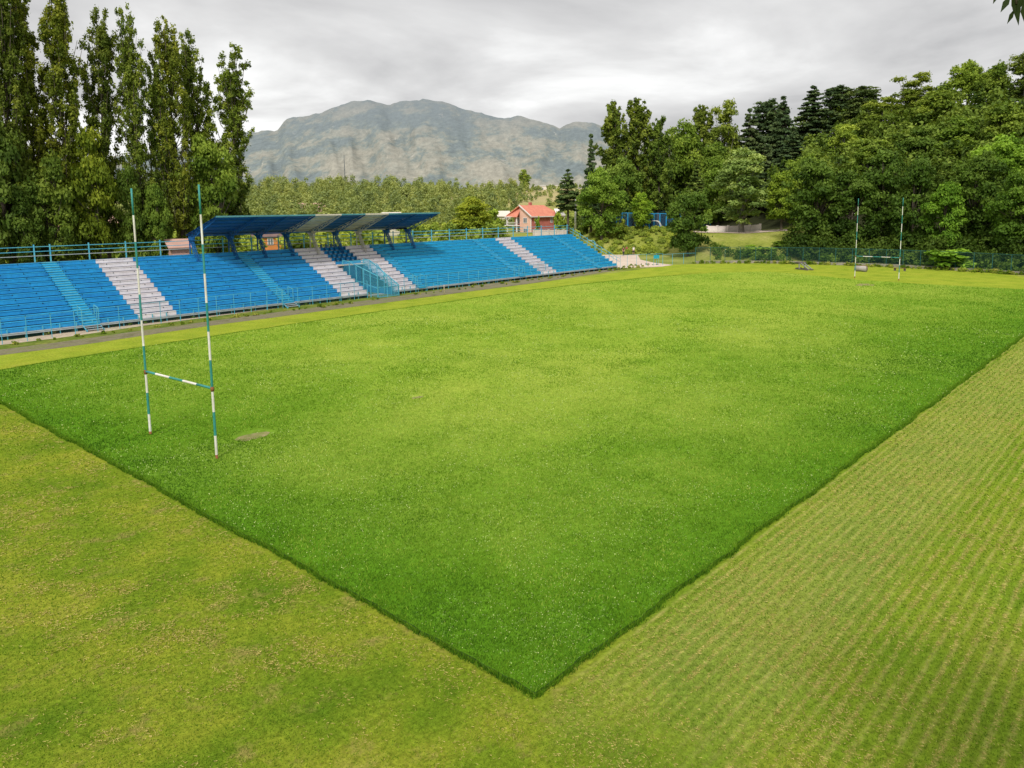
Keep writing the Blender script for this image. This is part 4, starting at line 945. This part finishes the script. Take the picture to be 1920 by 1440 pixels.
mb = MB(); mb.quad([Q(La+.4, -.9, 2.7), Q(aw, -.9, 2.7), Q(aw, 2, 2.7), Q(La+.4, 2, 2.7)]); mb.bar(Q(La+1.8, -.95, 2.75), Q(aw-.8, -.95, 2.75), .12, .25); mb.bar(Q(La+.4, -.95, 3.6), Q(aw, -.95, 3.6), .08, .08)
for k in range(9): a = aw+.2+k*.46; mb.bar(Q(a, -.95, 2.8), Q(a, -.95, 3.6), .05)
mb.build('balcony', TRIM, h_)
for b in (9.0, 12.1): mb = MB(); p = Q(-1.2, b, 0); mb.box(p[0]-.16, p[0]+.16, p[1]-.16, p[1]+.16, 0, He-.2); mb.build('column', TRIM, h_)
mb = MB(); mb.quad([Q(-1.6, 8.6, He-.1), Q(-1.6, 12.5, He-.1), Q(-1.2, 10.5, He+1.8)]); mb.quad([Q(-1.6, 8.6, He-.1), Q(-1.2, 10.5, He+1.8), Q(1.2, 10.5, He+1.8)]); mb.quad([Q(-1.6, 12.5, He-.1), Q(1.2, 10.5, He+1.8), Q(-1.2, 10.5, He+1.8)]); mb.build('dormer', TRIM, h_)

def cottage(u, D, w, dep, he, hr, ang, wallm, roofm, label, nw=2, name='house', dz=0):
    x, y, z = at3(u, D); v = math.atan2(y-CAM[1], x-CAM[0]); r = empty(name, (x, y, z-.4+dz), v-math.pi/2+ang, label, 'house')
    mb = MB(); mb.box(-w/2, w/2, -dep/2, dep/2, 0, he); mb.quad([(-w/2, -dep/2, he), (-w/2, dep/2, he), (-w/2, 0, hr)]); mb.quad([(w/2, dep/2, he), (w/2, -dep/2, he), (w/2, 0, hr)]); mb.build('wall', wallm, r)
    mb = MB(); mb.quad([(-w/2-.4, -dep/2-.4, he-.2), (w/2+.4, -dep/2-.4, he-.2), (w/2+.4, 0, hr+.05), (-w/2-.4, 0, hr+.05)]); mb.quad([(w/2+.4, dep/2+.4, he-.2), (-w/2-.4, dep/2+.4, he-.2), (-w/2-.4, 0, hr+.05), (w/2+.4, 0, hr+.05)]); o = mb.build('roof', roofm, r); s = o.modifiers.new('s', 'SOLIDIFY'); s.thickness = .15
    for k in range(nw):
        a = -w/2+(k+.5)*w/nw-.5; window(r, (0, -dep/2, 0), (1, 0, 0), a, a+1.0, he*.4, he*.4+1.3)
    return r
DR = surf('dark_roof', (.20, .13, .12), .9, .3, 1); PINK = surf('pink_render', (.66, .42, .36), .9, .15, .8); ORG = surf('orange_render', (.62, .24, .08), .9, .15, .8); CRM = surf('cream_render', (.74, .68, .60), .9, .15, .8); PALER = surf('pale_red_tiles', (.58, .36, .30), .9, .2, .6)
cottage(329, 92, 1.7, 4, 4.6, 5.2, .2, PINK, PALER, 'pink rendered hut seen between the poplars left of the canopy', 1, dz=.3)
cottage(503, 150, 7, 6, 2.9, 4.4, .1, ORG, DR, 'orange house with a dark roof seen under the canopy', 1, dz=.2)
cottage(735, 195, 4.6, 5, 4.6, 6.2, .5, CRM, CRM, 'narrow pinkish white house seen under the right part of the canopy', 1)
cottage(586, 290, 9, 7, 3.4, 6.2, .4, CRM, PALER, 'house with a pale red roof showing just above the canopy edge', 2, dz=2)
cottage(150, 180, 11, 8, 4.2, 7.0, .3, PINK, PALER, 'faded pink house glimpsed through the left poplars', 3, dz=1.0)
cottage(938, 262, 6, 6, 3.0, 4.6, .2, CRM, CRM, 'small whitish house in the bushes left of the red-roofed house', 2, dz=1.2)
cottage(712, 300, 9, 6, 3.2, 5.0, .2, PALER, PALER, 'brownish red cottage under the canopy beside the narrow white house', 2, dz=-2)
# long white building on the crest
x, y, z = at3(1035, 500); v = math.atan2(y-CAM[1], x-CAM[0]); r = empty('long_building', (x, y, z-1.0), v-math.pi/2, 'long low white building on top of the dry slope', 'building')
mb = MB(); mb.box(-13, 26, -4, 4, 0, 3.6); mb.build('wall', CRM, r); mb = MB(); mb.box(-13.3, 26.3, -4.3, 4.3, 3.61, 3.9); mb.build('roof', TRIM, r)
for k in range(9): rect(r, 'window', (0, -4, 0), (1, 0, 0), 0, -11+k*4, -9.4+k*4, 1.2, 2.5, GLASS)
x, y, z = at3(996, 490); r = empty('shed', (x, y, z-.6), v-math.pi/2, 'small white shed at the left end of the crest building', 'shed')
mb = MB(); mb.box(-3, 3, -3, 3, 0, 2.6); mb.build('wall', CRM, r); mb = MB(); mb.box(-3.3, 3.3, -3.3, 3.3, 2.61, 2.8); mb.build('roof', TRIM, r); rect(r, 'door', (0, -3, 0), (1, 0, 0), 0, -.6, .5, 0, 2.0, DR)

# ------------------------------------------------------------------ mountain
def mountain():
    D0 = 4200
    prof = [(-400, 300), (-200, 300), (0, 290), (150, 300), (300, 285), (400, 268), (465, 250), (525, 244), (545, 224), (590, 216), (625, 205), (668, 190), (700, 188), (735, 197), (760, 190), (800, 186), (835, 190), (870, 203), (920, 216), (950, 222), (975, 216), (1010, 226), (1050, 240), (1075, 228), (1100, 228), (1140, 240), (1200, 250), (1300, 262), (1500, 280), (1800, 300), (2200, 320)]
    pu, pv = zip(*prof); V, F = [], []; us = np.arange(-300, 2100, 6); nr_ = 46
    for i, u in enumerate(us):
        vt = float(np.interp(u, pu, pv)); vt += 3.2*nz(u, 3, .035, 4)+2.0*nz(u, 5, .11, 8)+1.4*nz(u, 9, .31, 2)
        zt = at(u, vt, D0)[2]
        for k in range(nr_):
            t = k/(nr_-1); D = 2300+(D0-2300)*t; g = at(u, 390, D)
            prof_t = t**1.25*(.86+.14*t)
            rid = noise.fractal(Vector((u*.020+.9*t, t*.9, 1.7)), 1.0, 2.1, 6)*.09*math.sin(math.pi*min(1, t*1.02))**.8
            rid += .035*abs(noise.noise(Vector((u*.10+t, t*2.5, 2.1))))*math.sin(math.pi*t)
            rid += .05*abs(noise.noise(Vector((u*.022-t*1.3, t*1.6, 7.1))))*math.sin(math.pi*t)
            V.append((g[0], g[1], max(-5, zt*(prof_t+rid)) if k else -20))
    for i in range(len(us)-1):
        for k in range(nr_-1): a = i*nr_+k; F.append((a, a+nr_, a+nr_+1, a+1))
    me = bpy.data.meshes.new('mountain'); me.from_pydata(V, [], F); me.polygons.foreach_set('use_smooth', [True]*len(F)); o = bpy.data.objects.new('mountain', me); COL.objects.link(o); o['kind'] = 'structure'
    m, nt, ns, ls = nmat('hazy_slopes'); out = ns.new('ShaderNodeOutputMaterial'); p = ns.new('ShaderNodeBsdfDiffuse')  # distance haze put into the base colour, bluer with height
    co = ns.new('ShaderNodeNewGeometry').outputs['Position']
    vr = ns.new('ShaderNodeVectorRotate'); vr.rotation_type = 'Z_AXIS'; vr.inputs['Angle'].default_value = -YAW; ls.new(co, vr.inputs['Vector'])
    mp = ns.new('ShaderNodeMapping'); mp.inputs['Scale'].default_value = (.22, 1, 1.5); ls.new(vr.outputs[0], mp.inputs[0]); cz = mp.outputs[0]
    n1 = tnoise(ns, ls, cz, .0052, 10, .68); r1 = ramp(ns, [(.43, (.175, .21, .215)), (.485, (.215, .245, .225)), (.51, (.275, .28, .24)), (.60, (.34, .325, .27))]); ls.new(n1, r1.inputs[0])
    n2 = tnoise(ns, ls, cz, .040, 7, .85); r2 = ramp(ns, [(.38, .74), (.62, 1.2)]); ls.new(n2, r2.inputs[0]); c = mixc(ns, ls, 1, r1.outputs[0], r2.outputs[0], 'MULTIPLY')
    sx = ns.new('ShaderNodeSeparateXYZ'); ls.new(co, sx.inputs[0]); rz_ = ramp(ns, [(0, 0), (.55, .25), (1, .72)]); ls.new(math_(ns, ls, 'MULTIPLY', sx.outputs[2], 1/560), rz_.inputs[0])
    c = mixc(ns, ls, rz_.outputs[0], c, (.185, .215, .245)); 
    n3 = tnoise(ns, ls, cz, .009, 8, .8); r3 = ramp(ns, [(.62, 0), (.66, .45)]); ls.new(n3, r3.inputs[0]); c = mixc(ns, ls, r3.outputs[0], c, (.55, .53, .49))
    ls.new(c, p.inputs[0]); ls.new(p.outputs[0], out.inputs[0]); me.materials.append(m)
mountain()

# ------------------------------------------------------------------ woods that read as a mass
def mass_wood(name, label, spots, leaf, per, size, tint, flat=(1, 1, 1.2)):
    cen, rad, ton = [], [], []
    for x, y, h, w in spots:
        z = Hgt(x, y); t0 = RNG.uniform(.2, .8)
        for q in (.28, .55, .8): cen.append((x+RNG.normal(0, w*.08), y+RNG.normal(0, w*.08), z+h*q)); rad.append(w/2*(1.15-q*.75)); ton.append(t0+RNG.normal(0, .08))
    V, T = blobs(cen, rad, per, size, flat, ton, .35); o = fastmesh(name, V, 4, T, leaf); tag(o, label, 'wood', kind='stuff'); o.color = (*tint, 1)
HAZELEAF = leafmat('hazy_leaves', (.15, .20, .085), (.26, .32, .10), (.42, .45, .14), .3)  # leaf colours lifted and paled to carry the distance haze
RNG = np.random.default_rng(77)
sp = []
while len(sp) < 2100:
    u = RNG.uniform(-40, 1010); D = RNG.uniform(235, 500); g = at(u, 400, D); x, y = g[0], g[1]
    if vn(np.array([x]), np.array([y]), .03, 5)[0] < .30 and D > 300: continue
    if 930 < u < 1060 and D < 300: continue
    h = RNG.choice([RNG.uniform(3, 6), RNG.uniform(5, 9), RNG.uniform(8, 12.5)], p=[.35, .5, .15])*(.8 if D < 270 else 1); 
    if u > 930: h *= max(.35, 1-(u-930)/110)
    sp.append((x, y, h, h*RNG.uniform(.5, .85)))
for _ in range(420):
    u = RNG.uniform(930, 1112); D = RNG.uniform(235, 485); g = at(u, 400, D)
    if D < 300 or vn(np.array([g[0]]), np.array([g[1]]), .04, 8)[0] > .45: h = RNG.uniform(.8, 3.2); sp.append((g[0], g[1], h, h*RNG.uniform(.9, 1.6)))
mass_wood('hillside_wood', 'hazy yellow-green wood covering the low hill beyond the stand', sp, HAZELEAF, 64, .40, (1, 1, 1), (.95, .95, 1.3))
sp = []
for _ in range(340):                         # low bushes just behind the stand
    u = RNG.uniform(-60, 1100); D = RNG.uniform(115, 225) if u < 800 else RNG.uniform(150, 225); g = at(u, 400, D)
    if g[1] < 56 or 945 < u < 1055 and D < 222: continue
    if 485 < u < 520 and D < 160 or 720 < u < 750 and D < 200 or 315 < u < 345 and D < 110: continue
    h = RNG.uniform(1.4, 4.2 if u < 800 else 3.4); sp.append((g[0], g[1], h, h*RNG.uniform(1.0, 1.6)))
mass_wood('bushes', 'bright green scrub growing behind the stand', sp, LEAF, 46, .42, (1.6, 1.45, 1.2))
sp = []
for _ in range(460):                         # deep forest filling the hillside behind the named trees
    u = RNG.uniform(1130, 2150); D = RNG.uniform(float(np.interp(u, [1130, 1400, 1530, 2150], [205, 196, 172, 150])), float(np.interp(u, [1130, 1500, 1700, 1900, 2150], [262, 245, 215, 190, 180]))); g = at(u, 400, D); h = RNG.uniform(9.5, 13.5) if u > 1400 else RNG.uniform(13, 17.5); sp.append((g[0], g[1], h, RNG.uniform(5.5, 8.5)))
mass_wood('hillside_forest', 'dense forest filling the slope between the larger trees', sp, LEAF, 120, .42, (.85, .9, .75))
sp = []
for _ in range(190):                         # undergrowth at the foot of the wood
    u = RNG.uniform(1335, 2100); D0 = float(np.interp(u, KU, KD1)); D = D0+RNG.uniform(.5, 12)
    g = at(u, 400, D)
    if u < 1490 and D > D0+9: continue
    h = RNG.uniform(.5, 1.9); sp.append((g[0], g[1], h, h*RNG.uniform(1.4, 2.4)))
mass_wood('undergrowth', 'green undergrowth behind the teal fence at the foot of the wood', sp, LEAF, 60, .18, (.62, .75, .5), (1, 1, .9))
sp = []
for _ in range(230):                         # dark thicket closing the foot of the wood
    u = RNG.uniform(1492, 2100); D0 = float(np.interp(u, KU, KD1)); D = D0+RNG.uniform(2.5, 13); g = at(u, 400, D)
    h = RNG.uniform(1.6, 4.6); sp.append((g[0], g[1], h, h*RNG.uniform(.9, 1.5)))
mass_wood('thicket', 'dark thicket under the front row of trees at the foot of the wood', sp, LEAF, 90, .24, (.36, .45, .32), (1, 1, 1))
sp = []
for _ in range(260):
    u = RNG.uniform(1108, 1275); D = RNG.uniform(157, 170); g = at(u, 400, D); h = RNG.uniform(.3, .9); sp.append((g[0], g[1], h, h*RNG.uniform(1.2, 2.2)))
mass_wood('mound_weeds', 'tall yellow-green weeds on the grassy mound', sp, HAZELEAF, 70, .13, (1.2, 1.25, .6), (1, 1, .9))
sp = []
for i in range(520):                         # weeds along the stand foot, verge, end wall
    if i < 320: x = RNG.uniform(-8, 98); y = 39.0+RNG.uniform(-.9, .6) if RNG.random() < .6 else 34.9+.022*x+RNG.normal(0, .35)
    else:
        t = RNG.random()*(len(WALLP)-1); k = int(t); f_ = t-k; x = WALLP[k][0]*(1-f_)+WALLP[k+1][0]*f_-abs(RNG.normal(.5, .8)); y = WALLP[k][1]*(1-f_)+WALLP[k+1][1]*f_
    if 38 < x < 43: continue
    h = RNG.uniform(.08, .26) if i < 320 else RNG.uniform(.15, .5); sp.append((x, y, h, h*RNG.uniform(1.6, 3)))
mass_wood('verge_weeds', 'rough weeds along the foot of the stand and the end wall', sp, GRASS, 14, .09, (1, .8, 1), (1, 1, .8))

# ------------------------------------------------------------------ trees, one by one
T = lambda *a, **k: place(*a, **k)
def Dy(u, y):
    d = ray(u, 400); d = d/math.hypot(d[0], d[1]); return (y-CAM[1])/d[1]
GP = 'row of tall poplars behind the left end of the stand'
olive = (1.12, .95, .62); dk = (.80, .74, .58); mid = (1.1, 1.02, .8)
for i, (u, D, vt, w, tint, lb) in enumerate([
    (-30, Dy(-30, 56), -60, 105, dk, 'dark poplar cut by the left edge of the photo'),
    (32, Dy(32, 55), -70, 100, dk, 'very tall dark poplar, second from the left edge'),
    (88, Dy(88, 58), -45, 95, olive, 'tall olive poplar whose top leaves the frame, third from the left'),
    (140, Dy(140, 55.5), -25, 98, olive, 'tall poplar with brownish olive crown just touching the top of the frame'),
    (207, Dy(207, 57), 22, 82, dk, 'dark poplar with pointed top left of the near goal posts'),
    (274, Dy(274, 55.5), 30, 72, mid, 'slender poplar standing alone between two gaps of sky'),
    (312, Dy(312, 56), 128, 62, mid, 'thin shorter poplar in the gap between the two tallest groups'),
    (345, Dy(345, 55), 34, 78, olive, 'poplar with sparse crown and bare twigs at its tip'),
    (392, Dy(392, 57.5), 62, 80, mid, 'poplar leaning against the rightmost poplar'),
    (441, Dy(441, 56), 92, 88, mid, 'rightmost and shortest of the tall poplars')]):
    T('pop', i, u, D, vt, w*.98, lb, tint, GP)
for i, (u, D, vt, w, tint, lb) in enumerate([
    (20, Dy(20, 54), 235, 120, (.62, .68, .6), 'dense dark green tree under the poplars at the left edge'),
    (110, Dy(110, 53), 290, 110, (.78, .8, .6), 'bushy tree low under the second group of poplars'),
    (190, Dy(190, 53.5), 245, 95, (1.1, 1.0, .5), 'yellowish green tree in front of the poplar trunks'),
    (255, Dy(255, 54), 320, 70, (.75, .82, .65), 'low green tree behind the left end of the canopy area'),
    (300, Dy(300, 53), 345, 60, (.75, .85, .6), 'low leafy tree between two poplar trunks'),
    (412, Dy(412, 53.5), 262, 112, (.95, 1.0, .7), 'full leafy green tree at the foot of the rightmost poplars'),
    (60, Dy(60, 52.5), 365, 90, (.5, .58, .45), 'dark low tree directly behind the rear railing')]):
    T('oak', i, u, D, vt, w, lb, tint, 'leafy trees under the poplars')
T('willow', 0, 887, 190, 372, 96, 'rounded yellow-green willow behind the stand, left of the house', (1.7, 1.45, .8), name='willow_tree')
T('lone', 0, 1065, 172, 318, 58, 'lone pine with bare reddish trunk right of the house', (1.0, 1.1, .9))
T('oak', 2, 982, 470, 318, 26, 'single tree standing on the crest left of the white building', (1.5, 1.4, 1.2))
for i, (u, D, vt, w, lb) in enumerate([(1008, 196, 405, 14, 'small bush in front of the brick house wall'), (1046, 196, 400, 20, 'small bush at the right end of the garden wall'), (1090, 184, 372, 44, 'dark shrubby pine right of the white pole'), (928, 232, 395, 34, 'green bush left of the porch columns of the house')]):
    T('shrub', i, u, D, vt, w, lb, (1.5, 1.5, 1.0) if i != 2 else (.7, .75, .7), name='shrub', cat='shrub')
# right side, left part
T('spruce', 0, 1108, 182, 252, 52, 'dark narrow spruce at the left end of the right-hand wood', (.9, 1, 1))
GT = 'trees of the right-hand wood'
R = [
 ('pop2', 0, 1150, 186, 192, 74, mid, 'tall poplar with ragged top at the left end of the wood'),
 ('pop2', 1, 1190, 190, 188, 76, mid, 'highest poplar of the group behind the court'),
 ('pop2', 0, 1232, 188, 222, 64, (.9, .95, .8), 'right-hand poplar of the group behind the court'),
 ('oak', 0, 1128, 163, 318, 88, (1.0, 1.15, .8), 'full green tree overhanging the end of the stand'),
 ('oak', 1, 1165, 178, 296, 90, (.8, .9, .75), 'mid green tree left behind the blue court posts'),
 ('oak', 2, 1225, 203, 290, 90, (.7, .8, .75), 'dark tree behind the middle of the court'),
 ('birch', 2, 1262, 214, 236, 66, (1.0, 1.05, .8), 'slim tree filling the dip between the poplars and the rounded tree'),
 ('oak', 4, 1335, 206, 268, 88, (.85, .95, .7), 'mid green tree below the slender olive tree'),
 ('oak', 3, 1288, 205, 232, 96, (1.1, 1.15, .8), 'rounded fresh green tree between poplars and pines'),
 ('pop2', 1, 1312, 222, 200, 62, mid, 'slender olive tree rising right of the rounded green one'),
 ('birch', 0, 1356, 218, 192, 80, (1.05, 1.0, .75), 'tall yellowish tree just left of the dark pines'),
 ('spruce', 1, 1303, 188, 300, 70, (1.9, 1.9, 1.1), 'light yellow-green conifer behind the dark round tree'),
 ('pine', 0, 1398, 218, 204, 74, (.95, 1, .95), 'first dark pine of the hilltop group from the left'),
 ('pine', 1, 1432, 224, 192, 74, (.9, 1, .95), 'dark pine with flat top second in the hilltop group'),
 ('pine', 2, 1458, 212, 182, 76, (.85, .95, .95), 'dark pine with a pointed tip in the middle of the hilltop group'),
 ('pine', 0, 1512, 220, 162, 90, (.85, .95, .9), 'broadest dark pine on the skyline'),
 ('pine', 1, 1560, 226, 166, 78, (.9, 1, .9), 'dark pine right of the broadest pine'),
 ('pine', 2, 1480, 200, 240, 90, (.9, 1, 1.0), 'lower dark pine showing its trunk in the middle of the slope'),
 ('pine', 0, 1425, 203, 262, 80, (.95, 1, 1.0), 'lower dark pine behind the silvery tree'),
 ('pine', 1, 1604, 222, 166, 70, (1.3, 1.3, .9), 'olive pine at the right end of the pine group'),
 ('birch', 1, 1567, 186, 232, 72, (1.45, 1.4, 1.0), 'light green birch in front of the dark pines'),
 ('birch', 2, 1640, 208, 182, 88, (1.15, 1.1, .8), 'tall birch with fine crown right of the pine group'),
 ('birch', 0, 1700, 212, 140, 92, (1.05, 1.0, .7), 'olive green birch with a double tip on the skyline'),
 ('oak', 4, 1735, 196, 170, 110, (1.05, 1.05, .75), 'broad tree below the double-tipped birch'),
 ('oak', 0, 1794, 210, 118, 104, (1.05, 1.1, .7), 'large light green tree highest in the middle of the right skyline'),
 ('oak', 1, 1846, 206, 122, 84, (.95, 1.0, .7), 'tree with small round head beside the large light green tree'),
 ('birch', 1, 1900, 200, 98, 96, (.8, .8, .65), 'dark tall tree cut by the right edge of the photo at the skyline'),
 ('oak', 2, 1965, 196, 102, 110, (.8, .8, .65), 'tree mostly beyond the right edge, topmost on the slope'),
 ('birch', 2, 1388, 168, 276, 112, (1.55, 1.5, 2.3), 'silvery grey-green tree with pale leaves in front of the pines'),
 ('oak', 3, 1345, 182, 300, 84, (1.0, 1.1, .75), 'green tree filling the gap left of the silvery tree'),
 ('oak', 4, 1462, 166, 322, 76, (1.15, 1.2, .7), 'light green young tree with thin trunks beside the terrace road'),
 ('oak', 0, 1500, 176, 292, 84, (.95, 1.05, .75), 'green tree behind the left end of the dark front row'),
 ('oak', 1, 1655, 180, 250, 120, (.9, .95, .75), 'wide mid-slope tree above the far goal'),
 ('birch', 0, 1610, 178, 262, 90, (1.05, 1.1, .8), 'finely leaved mid-slope tree left above the far goal'),
 ('oak', 2, 1722, 178, 238, 104, (.85, .95, .85), 'bluish green mid-slope tree right above the far goal'),
 ('oak', 3, 1790, 176, 222, 120, (1.0, 1.1, .75), 'mid-slope tree below the large light green tree'),
 ('oak', 4, 1868, 172, 196, 124, (.9, .95, .65), 'mid-slope tree near the right edge, half way down from the skyline'),
 ('oak', 0, 1530, 148, 300, 118, (.50, .62, .48), 'dark green tree at the left end of the front row behind the fence'),
 ('oak', 1, 1590, 146, 322, 104, (.46, .58, .47), 'dark tree just left of the far goal in the front row'),
 ('oak', 2, 1648, 147, 285, 118, (.50, .63, .50), 'dark tree directly behind the far goal'),
 ('oak', 3, 1706, 143, 300, 100, (.47, .6, .47), 'dark tree right of the far goal in the front row'),
 ('oak', 4, 1766, 139, 342, 88, (.82, 1.1, .6), 'small bright green tree in the dark front row'),
 ('oak', 0, 1820, 142, 290, 108, (.48, .6, .44), 'dark tree right of the small bright green tree'),
 ('oak', 1, 1862, 152, 255, 132, (1.05, 1.3, .7), 'big vivid green tree above the right end of the fence'),
 ('oak', 2, 1908, 136, 322, 104, (.72, .9, .6), 'tree at the right edge whose branches hang over the fence'),
 ('oak', 3, 1975, 134, 300, 110, (.6, .7, .55), 'dark tree mostly outside the right edge behind the fence'),
]
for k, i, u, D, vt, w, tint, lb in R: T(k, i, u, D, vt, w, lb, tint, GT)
T('round', 0, 1289, 150, 360, 84, 'dense dark green round tree standing alone on the grass slope', (.62, .75, .62))
T('oak', 2, 1198, 168, 362, 50, 'small fresh green tree in front of the blue court posts', (1.45, 1.6, .8))
T('shrub', 0, 1164, 164, 410, 30, 'low olive shrub at the top of the mound left of the small tree', (1.2, 1.1, .8), name='shrub', cat='shrub')
T('shrub', 1, 1790, 132.0, 470, 95, 'leafy bush growing through the teal fence right of the far goal', (1.2, 1.5, .8), name='shrub', cat='shrub')
T('shrub', 0, 1415, 147, 460, 80, 'bright bush on the bank behind the teal fence', (1.3, 1.5, .7), name='shrub', cat='shrub')
T('shrub', 1, 1475, 152, 452, 70, 'tangled green bush below the young tree with thin trunks', (1.0, 1.2, .6), name='shrub', cat='shrub')

# tree standing beside the viewpoint: one twig reaches the view, unseen crown placed to shade the lower right
side = RT-np.array([0, 0, RT[2]]); fw = np.array([FW[0], FW[1], 0])
base = CAM+side*7.4+fw*.8; r = empty('tree', (base[0], base[1], 0), 0, 'dark leaf tips of a near tree hanging into the top right corner', 'tree')
tip = CAM+ray(1905, 8)*4.2-base; tip[2] = (CAM+ray(1905, 8)*4.2)[2]
mb = MB(); mb.tube([(0, 0, -.3), (.1, 0, 5), (0, .1, 10), (.2, 0, 15)], [.32, .26, .2, .1], 10); mb.build('trunk', BARK, r, True)
mb = MB(); up_ = np.array([0, 0, 1.]); mb.tube([(0, .1, 11.2), tip*np.array([.4, .4, 0])+up_*13.2, tip*np.array([.85, .85, 0])+up_*(tip[2]+1.0), tip+up_*.35, tip], [.09, .05, .02, .010, .006], 6); mb.build('branch', BARK, r, True)
RNG = np.random.default_rng(9)
cen = [np.array([0, 0, 13.5])+RNG.normal(0, 1.3, 3) for _ in range(14)]; V, Tt = blobs(cen, [1.0]*14, 150, .14, (1, 1, 1), [.4]*14, .2)
Vl, Tl = [], []
for (uu, vv, ang, L) in ((1868, -6, -2.0, .075), (1886, 6, -2.1, .10), (1896, 30, -2.05, .085), (1906, 16, -1.45, .16), (1901, 10, -1.35, .10), (1919, 22, -1.5, .10), (1914, 2, -1.9, .13), (1926, 8, -1.4, .14)):
    p = CAM+ray(uu, vv)*4.2-base; p[2] = (CAM+ray(uu, vv)*4.2)[2]; ax = RT*math.cos(ang)+UP*math.sin(ang); sd = np.cross(ax, FW+.25*RNG.normal(size=3)); sd /= np.linalg.norm(sd)
    Vl += [p-ax*L*.6, p+sd*L*.17, p+ax*L*.6, p-sd*L*.17]; Tl += [.15]*4
fastmesh('crown', np.vstack([V, np.array(Vl)]), 4, np.r_[Tt, np.array(Tl)], LEAF, r).color = (.35, .35, .35, 1)

# ------------------------------------------------------------------ world and sun
SUN_EL, SUN_AZ = math.radians(47), math.radians(214)      # azimuth counter-clockwise from +X, direction towards the sun
W = bpy.data.worlds.new('World'); S.world = W; W.use_nodes = True; nt = W.node_tree; ns, ls = nt.nodes, nt.links; ns.clear()
out = ns.new('ShaderNodeOutputWorld'); bg = ns.new('ShaderNodeBackground')
sky = ns.new('ShaderNodeTexSky'); sky.sky_type = 'NISHITA'; sky.sun_disc = False; sky.sun_elevation = SUN_EL; sky.sun_rotation = math.pi/2-SUN_AZ
tc = ns.new('ShaderNodeTexCoord'); sx = ns.new('ShaderNodeSeparateXYZ'); ls.new(tc.outputs['Generated'], sx.inputs[0])
den = math_(ns, ls, 'ADD', math_(ns, ls, 'MAXIMUM', sx.outputs[2], 0.0), .16)
cb = ns.new('ShaderNodeCombineXYZ'); ls.new(math_(ns, ls, 'DIVIDE', sx.outputs[0], den), cb.inputs[0]); ls.new(math_(ns, ls, 'DIVIDE', sx.outputs[1], den), cb.inputs[1]); ls.new(math_(ns, ls, 'MULTIPLY', sx.outputs[2], 1.5), cb.inputs[2])
n1 = N(ns, 'ShaderNodeTexNoise'); n1.inputs['Scale'].default_value = .85; n1.inputs['Detail'].default_value = 7; n1.inputs['Roughness'].default_value = .52; n1.inputs['Distortion'].default_value = .35; ls.new(cb.outputs[0], n1.inputs['Vector'])
rc = ramp(ns, [(.32, (.47, .47, .475)), (.42, (.65, .645, .645)), (.52, (.80, .795, .79)), (.62, (1.05, 1.05, 1.04))]); ls.new(n1.outputs['Fac'], rc.inputs[0])
skys = mixc(ns, ls, 1.0, sky.outputs[0], (.10, .10, .10), 'MULTIPLY')
col = mixc(ns, ls, .96, skys, rc.outputs[0])
ls.new(col, bg.inputs[0]); bg.inputs[1].default_value = 1.0; ls.new(bg.outputs[0], out.inputs[0])
sl = bpy.data.lights.new('sun', 'SUN'); sl.energy = 3.3; sl.angle = math.radians(9); sl.color = (1, .95, .86)
so = bpy.data.objects.new('sun', sl); S.collection.objects.link(so)
dv = Vector((math.cos(SUN_EL)*math.cos(SUN_AZ), math.cos(SUN_EL)*math.sin(SUN_AZ), math.sin(SUN_EL)))
so.rotation_euler = dv.to_track_quat('Z', 'Y').to_euler()
S.view_settings.view_transform = 'Standard'; S.view_settings.look = 'None'; S.view_settings.exposure = 0; S.view_settings.gamma = 1
S.render.engine = 'CYCLES'
S.cycles.max_bounces = 6; S.cycles.diffuse_bounces = 3; S.cycles.transparent_max_bounces = 12
